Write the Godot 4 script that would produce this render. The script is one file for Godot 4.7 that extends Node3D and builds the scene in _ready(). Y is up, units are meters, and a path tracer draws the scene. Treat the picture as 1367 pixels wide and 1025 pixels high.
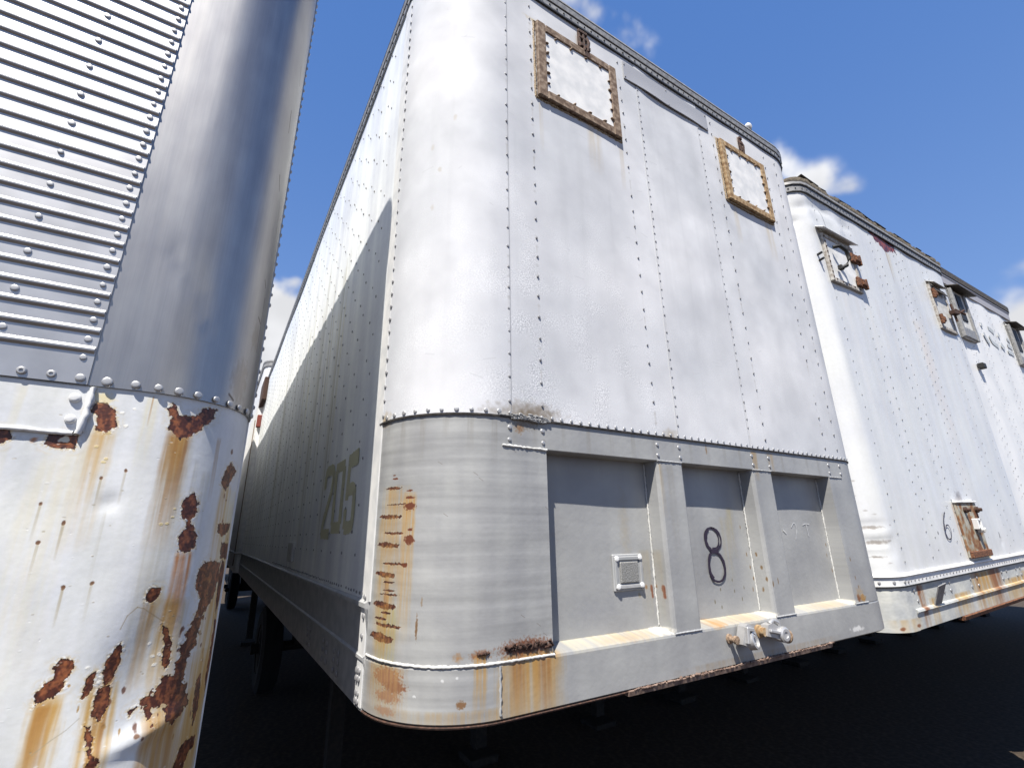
extends Node3D
# A yard of old semi-trailers parked side by side, seen from close in front of the middle one.
# Lengths in metres. Heights y are given from the eye (1.85 m above the ground), depths z from the eye as well.

const EYE := 1.85
const Q := PI / 2

# ---------------------------------------------------------------- small helpers
class Outline:                       # plan of a trailer: flat front from fa to fb at z = zf, round corners of radius r, straight sides
	var fa: float
	var fb: float
	var zf: float
	var r: float
	var org := Vector3.ZERO
	func _init(a: float, b: float, z: float, rad: float) -> void:
		fa = a; fb = b; zf = z; r = rad
		org = Vector3((a + b) / 2, 0, z)
	func place(s: float, y: float, off: float) -> Vector3:
		var q := r * PI / 2
		var p: Vector3
		if s < fa - q: p = Vector3(fa - r - off, y, zf - r - (fa - q - s))
		elif s < fa:
			var h := (fa - s) / r
			p = Vector3(fa - (r + off) * sin(h), y, zf - r + (r + off) * cos(h))
		elif s <= fb: p = Vector3(s, y, zf + off)
		elif s < fb + q:
			var h := (s - fb) / r
			p = Vector3(fb + (r + off) * sin(h), y, zf - r + (r + off) * cos(h))
		else: p = Vector3(fb + r + off, y, zf - r - (s - fb - q))
		p.y += 1.85
		return p - org
	func normal(s: float) -> Vector3:
		var q := r * PI / 2
		if s < fa - q: return Vector3.LEFT
		if s < fa: return Vector3(-sin((fa - s) / r), 0, cos((fa - s) / r))
		if s <= fb: return Vector3.BACK
		if s < fb + q: return Vector3(sin((s - fb) / r), 0, cos((s - fb) / r))
		return Vector3.RIGHT

class MB:                            # collects vertices and triangles; keeps winding and normals in step
	var v := PackedVector3Array()
	var n := PackedVector3Array()
	var t := PackedVector2Array()
	var ix := PackedInt32Array()
	func vert(p: Vector3, nn: Vector3, u := Vector2.ZERO) -> int:
		v.append(p); n.append(nn); t.append(u)
		return v.size() - 1
	func tri(a: int, b: int, c: int) -> void:
		var g := (v[b] - v[a]).cross(v[c] - v[a])
		if g.dot(n[a] + n[b] + n[c]) > 0: ix.append_array(PackedInt32Array([a, c, b]))
		else: ix.append_array(PackedInt32Array([a, b, c]))
	func quad4(a: int, b: int, c: int, d: int) -> void:
		tri(a, b, c); tri(a, c, d)
	func face(pts: Array, out: Vector3, us := []) -> void:   # flat convex polygon whose normal looks along out
		var nn: Vector3 = (pts[1] - pts[0]).cross(pts[2] - pts[0]).normalized()
		if nn == Vector3.ZERO: nn = out
		if nn.dot(out) < 0: nn = -nn
		var first := v.size()
		for k in pts.size(): vert(pts[k], nn, us[k] if us.size() else Vector2.ZERO)
		for k in range(1, pts.size() - 1): tri(first, first + k, first + k + 1)
	func grid(rows: Array, hint: Array, uvs: Array) -> void:
		var ny := rows.size()
		var nx: int = rows[0].size()
		var first := v.size()
		for j in ny:
			for i in nx:
				var du: Vector3 = rows[j][mini(i + 1, nx - 1)] - rows[j][maxi(i - 1, 0)]
				var dv: Vector3 = rows[mini(j + 1, ny - 1)][i] - rows[maxi(j - 1, 0)][i]
				var nn := du.cross(dv).normalized()
				if nn.dot(hint[i]) < 0: nn = -nn
				vert(rows[j][i], nn, uvs[j][i])
		for j in ny - 1:
			for i in nx - 1:
				var a := first + j * nx + i
				quad4(a, a + 1, a + nx + 1, a + nx)
	func box(x: Transform3D, half: Vector3, bev := 0.002) -> void:
		bev = minf(bev, minf(half.x, minf(half.y, half.z)) * 0.6)
		var h := half - Vector3.ONE * bev
		var ax := [Vector3.RIGHT, Vector3.UP, Vector3.BACK]
		for k in 3:
			var a: Vector3 = ax[k]; var b: Vector3 = ax[(k + 1) % 3]; var c: Vector3 = ax[(k + 2) % 3]
			for s in [-1.0, 1.0]:
				var o: Vector3 = a * half[k] * s
				var pts := []
				for w in [[-1, -1], [1, -1], [1, 1], [-1, 1]]: pts.append(x * (o + b * h[(k + 1) % 3] * w[0] + c * h[(k + 2) % 3] * w[1]))
				face(pts, x.basis * (a * s))
				for s2 in [-1.0, 1.0]:      # chamfer between the faces a*s and b*s2
					var p1: Vector3 = a * half[k] * s + b * h[(k + 1) % 3] * s2
					var p2: Vector3 = a * h[k] * s + b * half[(k + 1) % 3] * s2
					var cc: Vector3 = c * h[(k + 2) % 3]
					face([x * (p1 - cc), x * (p1 + cc), x * (p2 + cc), x * (p2 - cc)], x.basis * (a * s + b * s2))
		for sx in [-1, 1]:
			for sy in [-1, 1]:
				for sz in [-1, 1]:
					face([x * Vector3(half.x * sx, h.y * sy, h.z * sz), x * Vector3(h.x * sx, half.y * sy, h.z * sz), x * Vector3(h.x * sx, h.y * sy, half.z * sz)], x.basis * Vector3(sx, sy, sz))
	func prism(x: Transform3D, poly: PackedVector2Array, d: float) -> void:   # polygon in x-y, thick along z from 0 to d
		var k := Geometry2D.triangulate_polygon(poly)
		for z in [0.0, d]:
			var first := v.size()
			var nn := (x.basis * Vector3(0, 0, -1 if z == 0.0 else 1)).normalized()
			for p in poly: vert(x * Vector3(p.x, p.y, z), nn)
			for i in range(0, k.size(), 3): tri(first + k[i], first + k[i + 1], first + k[i + 2])
		var turn := 0.0
		for i in poly.size():
			var p := poly[i]; var q := poly[(i + 1) % poly.size()]
			turn += p.x * q.y - q.x * p.y
		for i in poly.size():
			var p := poly[i]; var q := poly[(i + 1) % poly.size()]
			var e := q - p
			var out := Vector3(e.y, -e.x, 0) * signf(turn)
			face([x * Vector3(p.x, p.y, 0), x * Vector3(q.x, q.y, 0), x * Vector3(q.x, q.y, d), x * Vector3(p.x, p.y, d)], x.basis * out)
	func tube(pts: Array, rad: float, sides := 8, jit := 0.0, rng: RandomNumberGenerator = null) -> void:
		var first := v.size()
		var last := pts.size() - 1
		for i in pts.size():
			var d: Vector3 = (pts[mini(i + 1, last)] - pts[maxi(i - 1, 0)]).normalized()
			var a := d.cross(Vector3.UP if absf(d.y) < 0.9 else Vector3.RIGHT).normalized()
			var b := a.cross(d)
			for k in sides:
				var w := TAU * k / sides
				var o := a * cos(w) + b * sin(w)
				var rr := rad * (1.0 + (rng.randf_range(-jit, jit) if rng else 0.0))
				vert(pts[i] + o * rr, o)
		for i in last:
			for k in sides:
				var p := first + i * sides + k; var q := first + i * sides + (k + 1) % sides
				quad4(p, q, q + sides, p + sides)
		for e in [0, last]:
			var d: Vector3 = (pts[0] - pts[1]) if e == 0 else (pts[last] - pts[last - 1])
			var ring := []
			for k in sides: ring.append(v[first + e * sides + k])
			face(ring, d)
	func lathe(x: Transform3D, prof: Array, seg := 10) -> void:       # prof: [radius, height] along the local y axis
		for i in prof.size() - 1:
			var p: Array = prof[i]; var q: Array = prof[i + 1]
			var d := Vector2(q[0] - p[0], q[1] - p[1])
			if d.length() < 1e-7: continue
			var nn := Vector2(d.y, -d.x).normalized()
			var first := v.size()
			for k in seg + 1:
				var w := TAU * k / seg
				var o := Vector3(cos(w), 0, sin(w))
				var no := (x.basis * (o * nn.x + Vector3.UP * nn.y)).normalized()
				vert(x * (o * p[0] + Vector3.UP * p[1]), no, Vector2(float(k) / seg, p[1]))
				vert(x * (o * q[0] + Vector3.UP * q[1]), no, Vector2(float(k) / seg, q[1]))
			for k in seg:
				var a := first + k * 2
				if p[0] < 1e-6: tri(a, a + 1, a + 3)
				elif q[0] < 1e-6: tri(a, a + 1, a + 2)
				else: quad4(a, a + 1, a + 3, a + 2)
	func dome(x: Transform3D, seg := 8) -> void:                      # a rivet head: radius 1 in the local axes, smooth
		var first := v.size()
		var rings := [[1.0, 0.0, 0.25], [0.9, 0.3, 0.6], [0.55, 0.58, 0.9]]
		for q in rings:
			for k in seg:
				var w := TAU * k / seg
				var o := Vector3(cos(w), 0, sin(w))
				vert(x * (o * q[0] + Vector3.UP * q[1]), (x.basis * (o * (1.0 - q[2]) + Vector3.UP * q[2])).normalized())
		var top := vert(x * Vector3(0, 0.66, 0), (x.basis * Vector3.UP).normalized())
		for j in 2:
			for k in seg:
				var a := first + j * seg + k; var b := first + j * seg + (k + 1) % seg
				quad4(a, b, b + seg, a + seg)
		for k in seg: tri(first + 2 * seg + k, first + 2 * seg + (k + 1) % seg, top)
	func mesh() -> ArrayMesh:
		var a := []
		a.resize(Mesh.ARRAY_MAX)
		a[Mesh.ARRAY_VERTEX] = v; a[Mesh.ARRAY_NORMAL] = n; a[Mesh.ARRAY_TEX_UV] = t; a[Mesh.ARRAY_INDEX] = ix
		var m := ArrayMesh.new()
		m.add_surface_from_arrays(Mesh.PRIMITIVE_TRIANGLES, a)
		return m

class Cv:                            # a painted surface in its own metres (s along it, y up): colour and relief
	var w: int
	var h: int
	var s0: float
	var s1: float
	var y0: float
	var y1: float
	var c := PackedByteArray()
	var hm := PackedByteArray()
	func _init(ww: int, hh: int, a: float, b: float, lo: float, hi: float) -> void:
		w = ww; h = hh; s0 = a; s1 = b; y0 = lo; y1 = hi
		c.resize(w * h * 3); hm.resize(w * h); hm.fill(128)
	func px(s: float) -> float: return (s - s0) / (s1 - s0) * w
	func py(y: float) -> float: return (y1 - y) / (y1 - y0) * h
	static func noise(ww: int, hh: int, sd: int, freq: float, oct := 4, stretch := Vector2.ONE) -> PackedByteArray:
		var f := FastNoiseLite.new()
		f.noise_type = FastNoiseLite.TYPE_SIMPLEX_SMOOTH
		f.seed = sd; f.frequency = freq; f.fractal_octaves = oct
		var im := f.get_image(maxi(4, int(ww / stretch.x)), maxi(4, int(hh / stretch.y)))
		im.convert(Image.FORMAT_L8)
		if stretch != Vector2.ONE: im.resize(ww, hh, Image.INTERPOLATE_CUBIC)
		return im.get_data()
	func base(r: float, g: float, b: float, layers: Array) -> void:   # layers: [noise bytes, red, green, blue change per 128]
		var ri := int(r * 128); var gi := int(g * 128); var bi := int(b * 128)
		var n := w * h
		var A: PackedByteArray = layers[0][0]; var B: PackedByteArray = layers[1][0]; var C: PackedByteArray = layers[2][0]
		var a1: int = layers[0][1]; var a2: int = layers[0][2]; var a3: int = layers[0][3]
		var b1: int = layers[1][1]; var b2: int = layers[1][2]; var b3: int = layers[1][3]
		var c1: int = layers[2][1]; var c2: int = layers[2][2]; var c3: int = layers[2][3]
		var j := 0
		for i in n:
			var x := A[i] - 128; var y := B[i] - 128; var z := C[i] - 128
			c[j] = clampi((ri + x * a1 + y * b1 + z * c1) >> 7, 0, 255)
			c[j + 1] = clampi((gi + x * a2 + y * b2 + z * c2) >> 7, 0, 255)
			c[j + 2] = clampi((bi + x * a3 + y * b3 + z * c3) >> 7, 0, 255)
			j += 3
	func mix(i: int, r: float, g: float, b: float, f: float) -> void:
		var j := i * 3
		c[j] = int(c[j] + (r - c[j]) * f); c[j + 1] = int(c[j + 1] + (g - c[j + 1]) * f); c[j + 2] = int(c[j + 2] + (b - c[j + 2]) * f)
	func relief(nb: PackedByteArray, amp: float) -> void:
		for i in w * h: hm[i] = clampi(int(128 + (nb[i] - 128) * amp), 0, 255)
	# a patch where the paint has come off: bare rusty primer with a torn, lifted edge
	func chip(flat: Array, sd: int, col := [92, 48, 34], rough := 0.35, halo := 1.0) -> void:
		var f := FastNoiseLite.new(); f.seed = sd; f.frequency = 0.06; f.fractal_octaves = 4
		var f2 := FastNoiseLite.new(); f2.seed = sd + 7; f2.frequency = 0.18; f2.fractal_octaves = 3
		var P := PackedVector2Array()
		for k in range(0, flat.size(), 2): P.append(Vector2(px(flat[k]), py(flat[k + 1])))
		var lo := P[0]; var hi := P[0]
		for p in P: lo = lo.min(p); hi = hi.max(p)
		var size := maxf((hi - lo).length() * 0.12, 4.0)
		for y in range(maxi(0, int(lo.y - 14)), mini(h, int(hi.y + 15))):
			for x in range(maxi(0, int(lo.x - 14)), mini(w, int(hi.x + 15))):
				var p := Vector2(x, y)
				var d := 1e9
				for k in P.size(): d = minf(d, p.distance_to(Geometry2D.get_closest_point_to_segment(p, P[k], P[(k + 1) % P.size()])))
				if Geometry2D.is_point_in_polygon(p, P): d = -d
				d += f.get_noise_2d(x, y) * size * rough * 2.0 + f2.get_noise_2d(x, y) * 6.0 * rough
				var i := y * w + x
				var g := f2.get_noise_2d(x * 0.7 + 300, y * 0.7)
				if d < 0.0:
					var k := 1.0 + g * 0.14 + f.get_noise_2d(x * 2.0, y * 2.0) * 0.18
					if d > -1.6: k *= 0.6
					var w := clampf(f.get_noise_2d(x * 0.9 + 500, y * 0.5) * 2.2 + 0.35 + g * 0.5, 0.0, 1.0)     # dark scale and fresher orange rust
					var o2 := clampf(f.get_noise_2d(x * 0.5 + 50, y * 1.1) * 3.0 - 0.7, 0.0, 1.0)
					mix(i, lerpf(col[0] * 0.72, col[0] * 1.22, w) * k, lerpf(col[1] * 0.66, col[1] * 1.28, w) * k, lerpf(col[2] * 0.72, col[2] * 1.2, w) * k, 1.0)
					mix(i, 158, 96, 48, o2 * 0.55)
					hm[i] = clampi(int(80 + g * 24), 0, 255)
				elif d < 15.0 and d >= 9.0:
					mix(i, 190, 152, 90, (1.0 - d / 15.0) * halo * 0.35 * clampf(f.get_noise_2d(x * 0.4 + 700, y * 0.4) * 3.0 + 0.5, 0.0, 1.0))
				elif d < 9.0:
					var e := (1.0 - d / 9.0) * halo
					var lift := clampf(f.get_noise_2d(x * 0.5 + 900, y * 0.5) * 3.0 + 0.25, 0.0, 1.0)     # only parts of the edge have curled up
					if g > 0.12 and d < 6.0: mix(i, 232, 231, 222, e * 0.6 * lift)
					else: mix(i, 186, 150, 86, e * e * 0.5)
					if d < 5.0: hm[i] = clampi(int(hm[i] + e * lift * (12 + g * 90)), 0, 255)
	func streak(sa: float, sb: float, ya: float, yb: float, col: Array, alpha: float, sd: int, slant := 0.0) -> void:
		var x0 := px(sa); var x1 := px(sb)
		var t0 := py(ya); var t1 := py(yb)
		var f := FastNoiseLite.new(); f.seed = sd; f.frequency = 0.09; f.fractal_octaves = 3
		var f2 := FastNoiseLite.new(); f2.seed = sd + 3; f2.frequency = 0.02; f2.fractal_octaves = 3
		for y in range(maxi(0, int(t0)), mini(h, int(t1))):
			var t := (y - t0) / (t1 - t0)
			var sh := slant * (y - t0)
			var fade := alpha * pow(1.0 - t, 0.7) * minf(1.0, t * 12.0 + 0.3)
			for x in range(maxi(0, int(x0 + sh) - 3), mini(w, int(x1 + sh) + 4)):
				var u := (x - x0 - sh) / maxf(x1 - x0, 1.0)
				var e := clampf(minf(u, 1.0 - u) * 4.0 + 0.25 + f2.get_noise_2d(y * 0.6, x) * 0.4, 0.0, 1.0)
				var k := e * fade * clampf(0.68 + f.get_noise_2d(x * 0.8, y * 0.04) * 0.9, 0.0, 1.0)
				if k > 0.004: mix(y * w + x, col[0], col[1], col[2], minf(k, 1.0))
	func spot(s: float, y: float, rs: float, ry: float, col: Array, alpha: float, sd: int, soft := 0.5, up := 0.0) -> void:
		var f := FastNoiseLite.new(); f.seed = sd; f.frequency = 0.07; f.fractal_octaves = 4
		var cx := px(s); var cy := py(y)
		var rx := rs / (s1 - s0) * w; var rr := ry / (y1 - y0) * h
		for yy in range(maxi(0, int(cy - rr * 1.6)), mini(h, int(cy + rr * 1.6) + 1)):
			for xx in range(maxi(0, int(cx - rx * 1.6)), mini(w, int(cx + rx * 1.6) + 1)):
				var d := sqrt(pow((xx - cx) / rx, 2) + pow((yy - cy) / rr, 2)) + f.get_noise_2d(xx, yy) * 0.55
				var k := clampf((1.0 - d) / soft, 0.0, 1.0)
				if k <= 0.0: continue
				mix(yy * w + xx, col[0], col[1], col[2], k * alpha)
				if up != 0.0: hm[yy * w + xx] = clampi(int(128 + up * k + f.get_noise_2d(xx * 3, yy * 3) * absf(up)), 0, 255)
	func scratch(sa: float, ya: float, sb: float, yb: float, wd: float, col: Array, alpha: float) -> void:
		var a := Vector2(px(sa), py(ya)); var b := Vector2(px(sb), py(yb))
		var lo := a.min(b) - Vector2.ONE * (wd + 1); var hi := a.max(b) + Vector2.ONE * (wd + 1)
		for y in range(maxi(0, int(lo.y)), mini(h, int(hi.y) + 1)):
			for x in range(maxi(0, int(lo.x)), mini(w, int(hi.x) + 1)):
				var p := Vector2(x, y)
				var d := p.distance_to(Geometry2D.get_closest_point_to_segment(p, a, b))
				if d < wd: mix(y * w + x, col[0], col[1], col[2], alpha * (1.0 - d / wd * 0.6))
	func colour() -> ImageTexture: return ImageTexture.create_from_image(Image.create_from_data(w, h, false, Image.FORMAT_RGB8, c))
	func height() -> ImageTexture: return ImageTexture.create_from_image(Image.create_from_data(w, h, false, Image.FORMAT_L8, hm))

func thing(called: String, label: String, category: String, at: Vector3, group := "") -> Node3D:
	var o := Node3D.new()
	o.name = called
	add_child(o, true)
	o.position = at
	o.set_meta("label", label); o.set_meta("category", category)
	o.set_meta("group", group if group else "trailers parked side by side")
	return o

func part(called: String, m, mt: Material, parent: Node3D, x := Transform3D(), stuff := false) -> MeshInstance3D:
	var o := MeshInstance3D.new()
	o.name = called
	o.mesh = m.mesh() if m is MB else m
	o.material_override = mt
	o.transform = x
	parent.add_child(o, true)
	if stuff: o.set_meta("kind", "stuff")
	return o

func mat(col: Color, rough: float, metal := 0.0) -> StandardMaterial3D:       # col in linear real-world values
	var m := StandardMaterial3D.new()
	m.albedo_color = col.linear_to_srgb()
	m.roughness = rough; m.metallic = metal
	return m

func cvmat(cv: Cv, rough: float, relief := 0.0, metal := 0.0) -> StandardMaterial3D:
	var m := StandardMaterial3D.new()
	m.albedo_texture = cv.colour()
	m.roughness = rough; m.metallic = metal
	m.texture_repeat = false
	if relief > 0.0:
		m.heightmap_enabled = true; m.heightmap_texture = cv.height(); m.heightmap_scale = relief
	return m

func grain(sd: int, freq: float, stops: Array, oct := 5) -> NoiseTexture2D:   # stops: [place, linear colour]
	var f := FastNoiseLite.new()
	f.seed = sd; f.frequency = freq; f.fractal_octaves = oct
	var g := Gradient.new()
	var at := PackedFloat32Array(); var cols := PackedColorArray()
	for q in stops: at.append(q[0]); cols.append((q[1] as Color).linear_to_srgb())
	g.offsets = at; g.colors = cols
	var t := NoiseTexture2D.new()
	t.width = 512; t.height = 512; t.seamless = true
	t.noise = f; t.color_ramp = g
	return t

func triplanar(t: Texture2D, scale: float, rough: float, metal := 0.0, relief := 0.0, rt: Texture2D = null) -> StandardMaterial3D:
	var m := StandardMaterial3D.new()
	m.albedo_texture = t
	m.uv1_triplanar = true; m.uv1_scale = Vector3.ONE * scale
	m.roughness = rough; m.metallic = metal
	if relief > 0.0:
		m.heightmap_enabled = true; m.heightmap_texture = rt if rt else t; m.heightmap_scale = relief
	return m

func skin(o: Outline, s0: float, s1: float, st: float, y0: float, y1: float, yst: float, off: float, th := 0.004, cv: Cv = null, disp = null, m: MB = null) -> MB:
	if m == null: m = MB.new()
	var nx := maxi(1, int(ceil((s1 - s0) / st))); var ny := maxi(1, int(ceil((y1 - y0) / yst)))
	var rows := []; var uvs := []; var hint := []
	for i in nx + 1: hint.append(o.normal(lerpf(s0, s1, float(i) / nx)))
	for j in ny + 1:
		var row := []; var ur := []
		var y := lerpf(y0, y1, float(j) / ny)
		for i in nx + 1:
			var s := lerpf(s0, s1, float(i) / nx)
			var d: float = disp.call(s, y) if disp != null else 0.0
			row.append(o.place(s, y, off + d))
			ur.append(Vector2((s - cv.s0) / (cv.s1 - cv.s0), (cv.y1 - y) / (cv.y1 - cv.y0)) if cv else Vector2(s, -y))
		rows.append(row); uvs.append(ur)
	m.grid(rows, hint, uvs)
	if th > 0.0:
		for j in [0, ny]:
			for i in nx:
				var k := Vector3.DOWN if j == 0 else Vector3.UP
				var a: Vector3 = rows[j][i]; var b: Vector3 = rows[j][i + 1]
				m.face([a, b, b - hint[i + 1] * th, a - hint[i] * th], k, [uvs[j][i], uvs[j][i + 1], uvs[j][i + 1], uvs[j][i]])
		for i in [0, nx]:
			for j in ny:
				var a: Vector3 = rows[j][i]; var b: Vector3 = rows[j + 1][i]
				var k: Vector3 = rows[j][0] - rows[j][1] if i == 0 else rows[j][nx] - rows[j][nx - 1]
				m.face([a, b, b - hint[i] * th, a - hint[i] * th], k, [uvs[j][i], uvs[j + 1][i], uvs[j + 1][i], uvs[j][i]])
	return m

func sweep(o: Outline, s0: float, s1: float, st: float, prof: Array, cv: Cv = null, m: MB = null) -> MB:   # prof: [y, off] going up the face; flat facets
	if m == null: m = MB.new()
	var nx := maxi(1, int(ceil((s1 - s0) / st)))
	for k in prof.size() - 1:
		var p: Array = prof[k]; var q: Array = prof[k + 1]
		var rows := [[], []]; var uvs := [[], []]; var hint := []
		for i in nx + 1:
			var s := lerpf(s0, s1, float(i) / nx)
			var nr := o.normal(s)
			var e := Vector2(q[1] - p[1], q[0] - p[0])
			hint.append(nr * e.y - Vector3.UP * e.x)
			rows[0].append(o.place(s, p[0], p[1])); rows[1].append(o.place(s, q[0], q[1]))
			for c in 2:
				var y: float = prof[k + c][0]
				uvs[c].append(Vector2((s - cv.s0) / (cv.s1 - cv.s0), (cv.y1 - y) / (cv.y1 - cv.y0)) if cv else Vector2(s, -y))
		m.grid(rows, hint, uvs)
	for s in [s0, s1]:                        # end caps
		var ring := []
		for p in prof: ring.append(o.place(s, p[0], p[1]))
		var along := o.place(s0, 0, 0) - o.place(s0 + 0.01, 0, 0) if s == s0 else o.place(s1, 0, 0) - o.place(s1 - 0.01, 0, 0)
		m.face(ring, along)
	return m

func on(o: Outline, s: float, y: float, off: float, r := 1.0, h := -1.0) -> Transform3D:   # local y looks out of the wall, local z up the wall
	var n := o.normal(s)
	var b := Basis(n.cross(Vector3.UP) * -1.0, n, Vector3.UP)
	b = Basis(Vector3.UP.cross(n), n, Vector3.UP.cross(n).cross(n)).orthonormalized()
	return Transform3D(b * Basis.from_scale(Vector3(r, h if h > 0 else r, r)), o.place(s, y, off))

func rivet_field(o: Outline, spots: Array, off: float, r: float, seg := 7) -> MB:
	var m := MB.new()
	var rng := RandomNumberGenerator.new(); rng.seed = spots.size() * 7 + int(r * 1e5)
	for q in spots:
		var k: float = rng.randf()
		if k < 0.012: continue                                     # a head that has dropped off
		m.dome(on(o, q[0] + rng.randf_range(-0.0012, 0.0012), q[1] + rng.randf_range(-0.0018, 0.0018), off, r * (q[2] if q.size() > 2 else 1.0) * rng.randf_range(0.82, 1.12), r * rng.randf_range(0.7, 1.1)), seg)
	return m

func rivets(parent: Node3D, o: Outline, spots: Array, off: float, r: float, mt: Material, shape: Mesh, called := "rivet") -> void:
	var rng := RandomNumberGenerator.new(); rng.seed = spots.size() * 13 + int(r * 1e5)
	for q in spots:
		var k: float = r * (q[2] if q.size() > 2 else 1.0)
		part(called, shape, mt, parent, on(o, q[0] + rng.randf_range(-0.0012, 0.0012), q[1] + rng.randf_range(-0.001, 0.001), off, k * rng.randf_range(0.86, 1.1), k * rng.randf_range(0.75, 1.05)))

func ribbon(o: Outline, pts: Array, wd: float, off: float, m: MB = null, seed_ := 1, ragged := 0.15) -> MB:     # a brush stroke on the wall
	if m == null: m = MB.new()
	var rng := RandomNumberGenerator.new(); rng.seed = seed_
	var cs := Curve2D.new()
	for p in pts: cs.add_point(Vector2(p[0], p[1]))
	for k in range(1, pts.size() - 1):
		var tg := (Vector2(pts[k + 1][0], pts[k + 1][1]) - Vector2(pts[k - 1][0], pts[k - 1][1])) * 0.18
		cs.set_point_in(k, -tg); cs.set_point_out(k, tg)
	cs.bake_interval = 0.008
	var L := cs.get_baked_length()
	var cnt := maxi(3, int(L / 0.008))
	var first := m.v.size()
	for i in cnt + 1:
		var p := cs.sample_baked(L * i / cnt)
		var q := cs.sample_baked(minf(L, L * i / cnt + 0.004)); var q0 := cs.sample_baked(maxf(0, L * i / cnt - 0.004))
		var d := (q - q0).normalized().orthogonal() * wd * 0.5 * (1.0 + rng.randf_range(-ragged, ragged))
		m.vert(o.place(p.x + d.x, p.y + d.y, off), o.normal(p.x)); m.vert(o.place(p.x - d.x, p.y - d.y, off), o.normal(p.x))
	for i in cnt:
		var a := first + i * 2
		m.quad4(a, a + 1, a + 3, a + 2)
	return m

func bead(o: Outline, pts: Array, r: float, off: float, sd: int, jit := 0.35, m: MB = null) -> MB:       # weld bead or sealant along the wall
	if m == null: m = MB.new()
	var rng := RandomNumberGenerator.new(); rng.seed = sd
	var path := []
	for k in pts.size() - 1:
		var a := Vector2(pts[k][0], pts[k][1]); var b := Vector2(pts[k + 1][0], pts[k + 1][1])
		var c := maxi(1, int(a.distance_to(b) / (r * 1.6)))
		for i in c + (1 if k == pts.size() - 2 else 0):
			var p := a.lerp(b, float(i) / c)
			path.append(o.place(p.x + rng.randf_range(-jit, jit) * r * 0.4, p.y + rng.randf_range(-jit, jit) * r * 0.4, off))
	m.tube(path, r, 6, jit, rng)
	return m

func cap(o: Outline, y0: float, y1: float, L: float, inset := 0.0, off := 0.0) -> MB:      # roof or floor: the plan as a slab
	var m := MB.new()
	var poly := PackedVector2Array()
	var q := o.r * Q
	var ss := [o.fa - q - (L - o.r) + inset]
	for k in 9: ss.append(o.fa - q + q * k / 8.0)
	for k in 9: ss.append(o.fb + q * k / 8.0)
	ss.append(o.fb + q + (L - o.r) - inset)
	for s in ss:
		var p := o.place(s, 0, -inset + off)
		poly.append(Vector2(p.x, -p.z))
	var x := Transform3D(Basis(Vector3.RIGHT, Vector3.FORWARD, Vector3.UP), Vector3(0, EYE + y0, 0))
	m.prism(x, poly, y1 - y0)
	return m

var M := {}
var dome_mesh: Mesh
var pop_mesh: Mesh

func lens_and_light() -> void:
	var cam := Camera3D.new()
	cam.name = "camera"
	add_child(cam)
	cam.transform = Transform3D(Basis(Vector3(0.8551661, -0.01278789, 0.5181963), Vector3(-0.14692759, 0.95271508, 0.26598167), Vector3(-0.49709478, -0.30359585, 0.81285075)).orthonormalized(), Vector3(0, EYE, 0))
	cam.fov = rad_to_deg(2.0 * atan(512.5 / 636.1))
	cam.near = 0.05; cam.far = 2000
	cam.current = true
	var sun := DirectionalLight3D.new()
	sun.name = "sun"
	add_child(sun)
	sun.basis = Basis.looking_at(Vector3(1.13, -2.67, -1.06).normalized(), Vector3.FORWARD)
	sun.light_energy = 1.6
	sun.light_color = Color(1.0, 0.975, 0.935)
	sun.light_angular_distance = 0.5
	sun.shadow_enabled = true
	var we := WorldEnvironment.new()
	we.name = "world"
	var e := Environment.new()
	e.background_mode = Environment.BG_SKY
	e.tonemap_mode = Environment.TONE_MAPPER_LINEAR
	e.tonemap_exposure = 1.9
	e.sdfgi_enabled = true; e.ssao_enabled = true; e.ssil_enabled = true
	var sky := Sky.new()
	var sm := PanoramaSkyMaterial.new()
	sm.panorama = sky_picture()
	sky.sky_material = sm
	e.sky = sky
	we.environment = e
	add_child(we)

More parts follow.
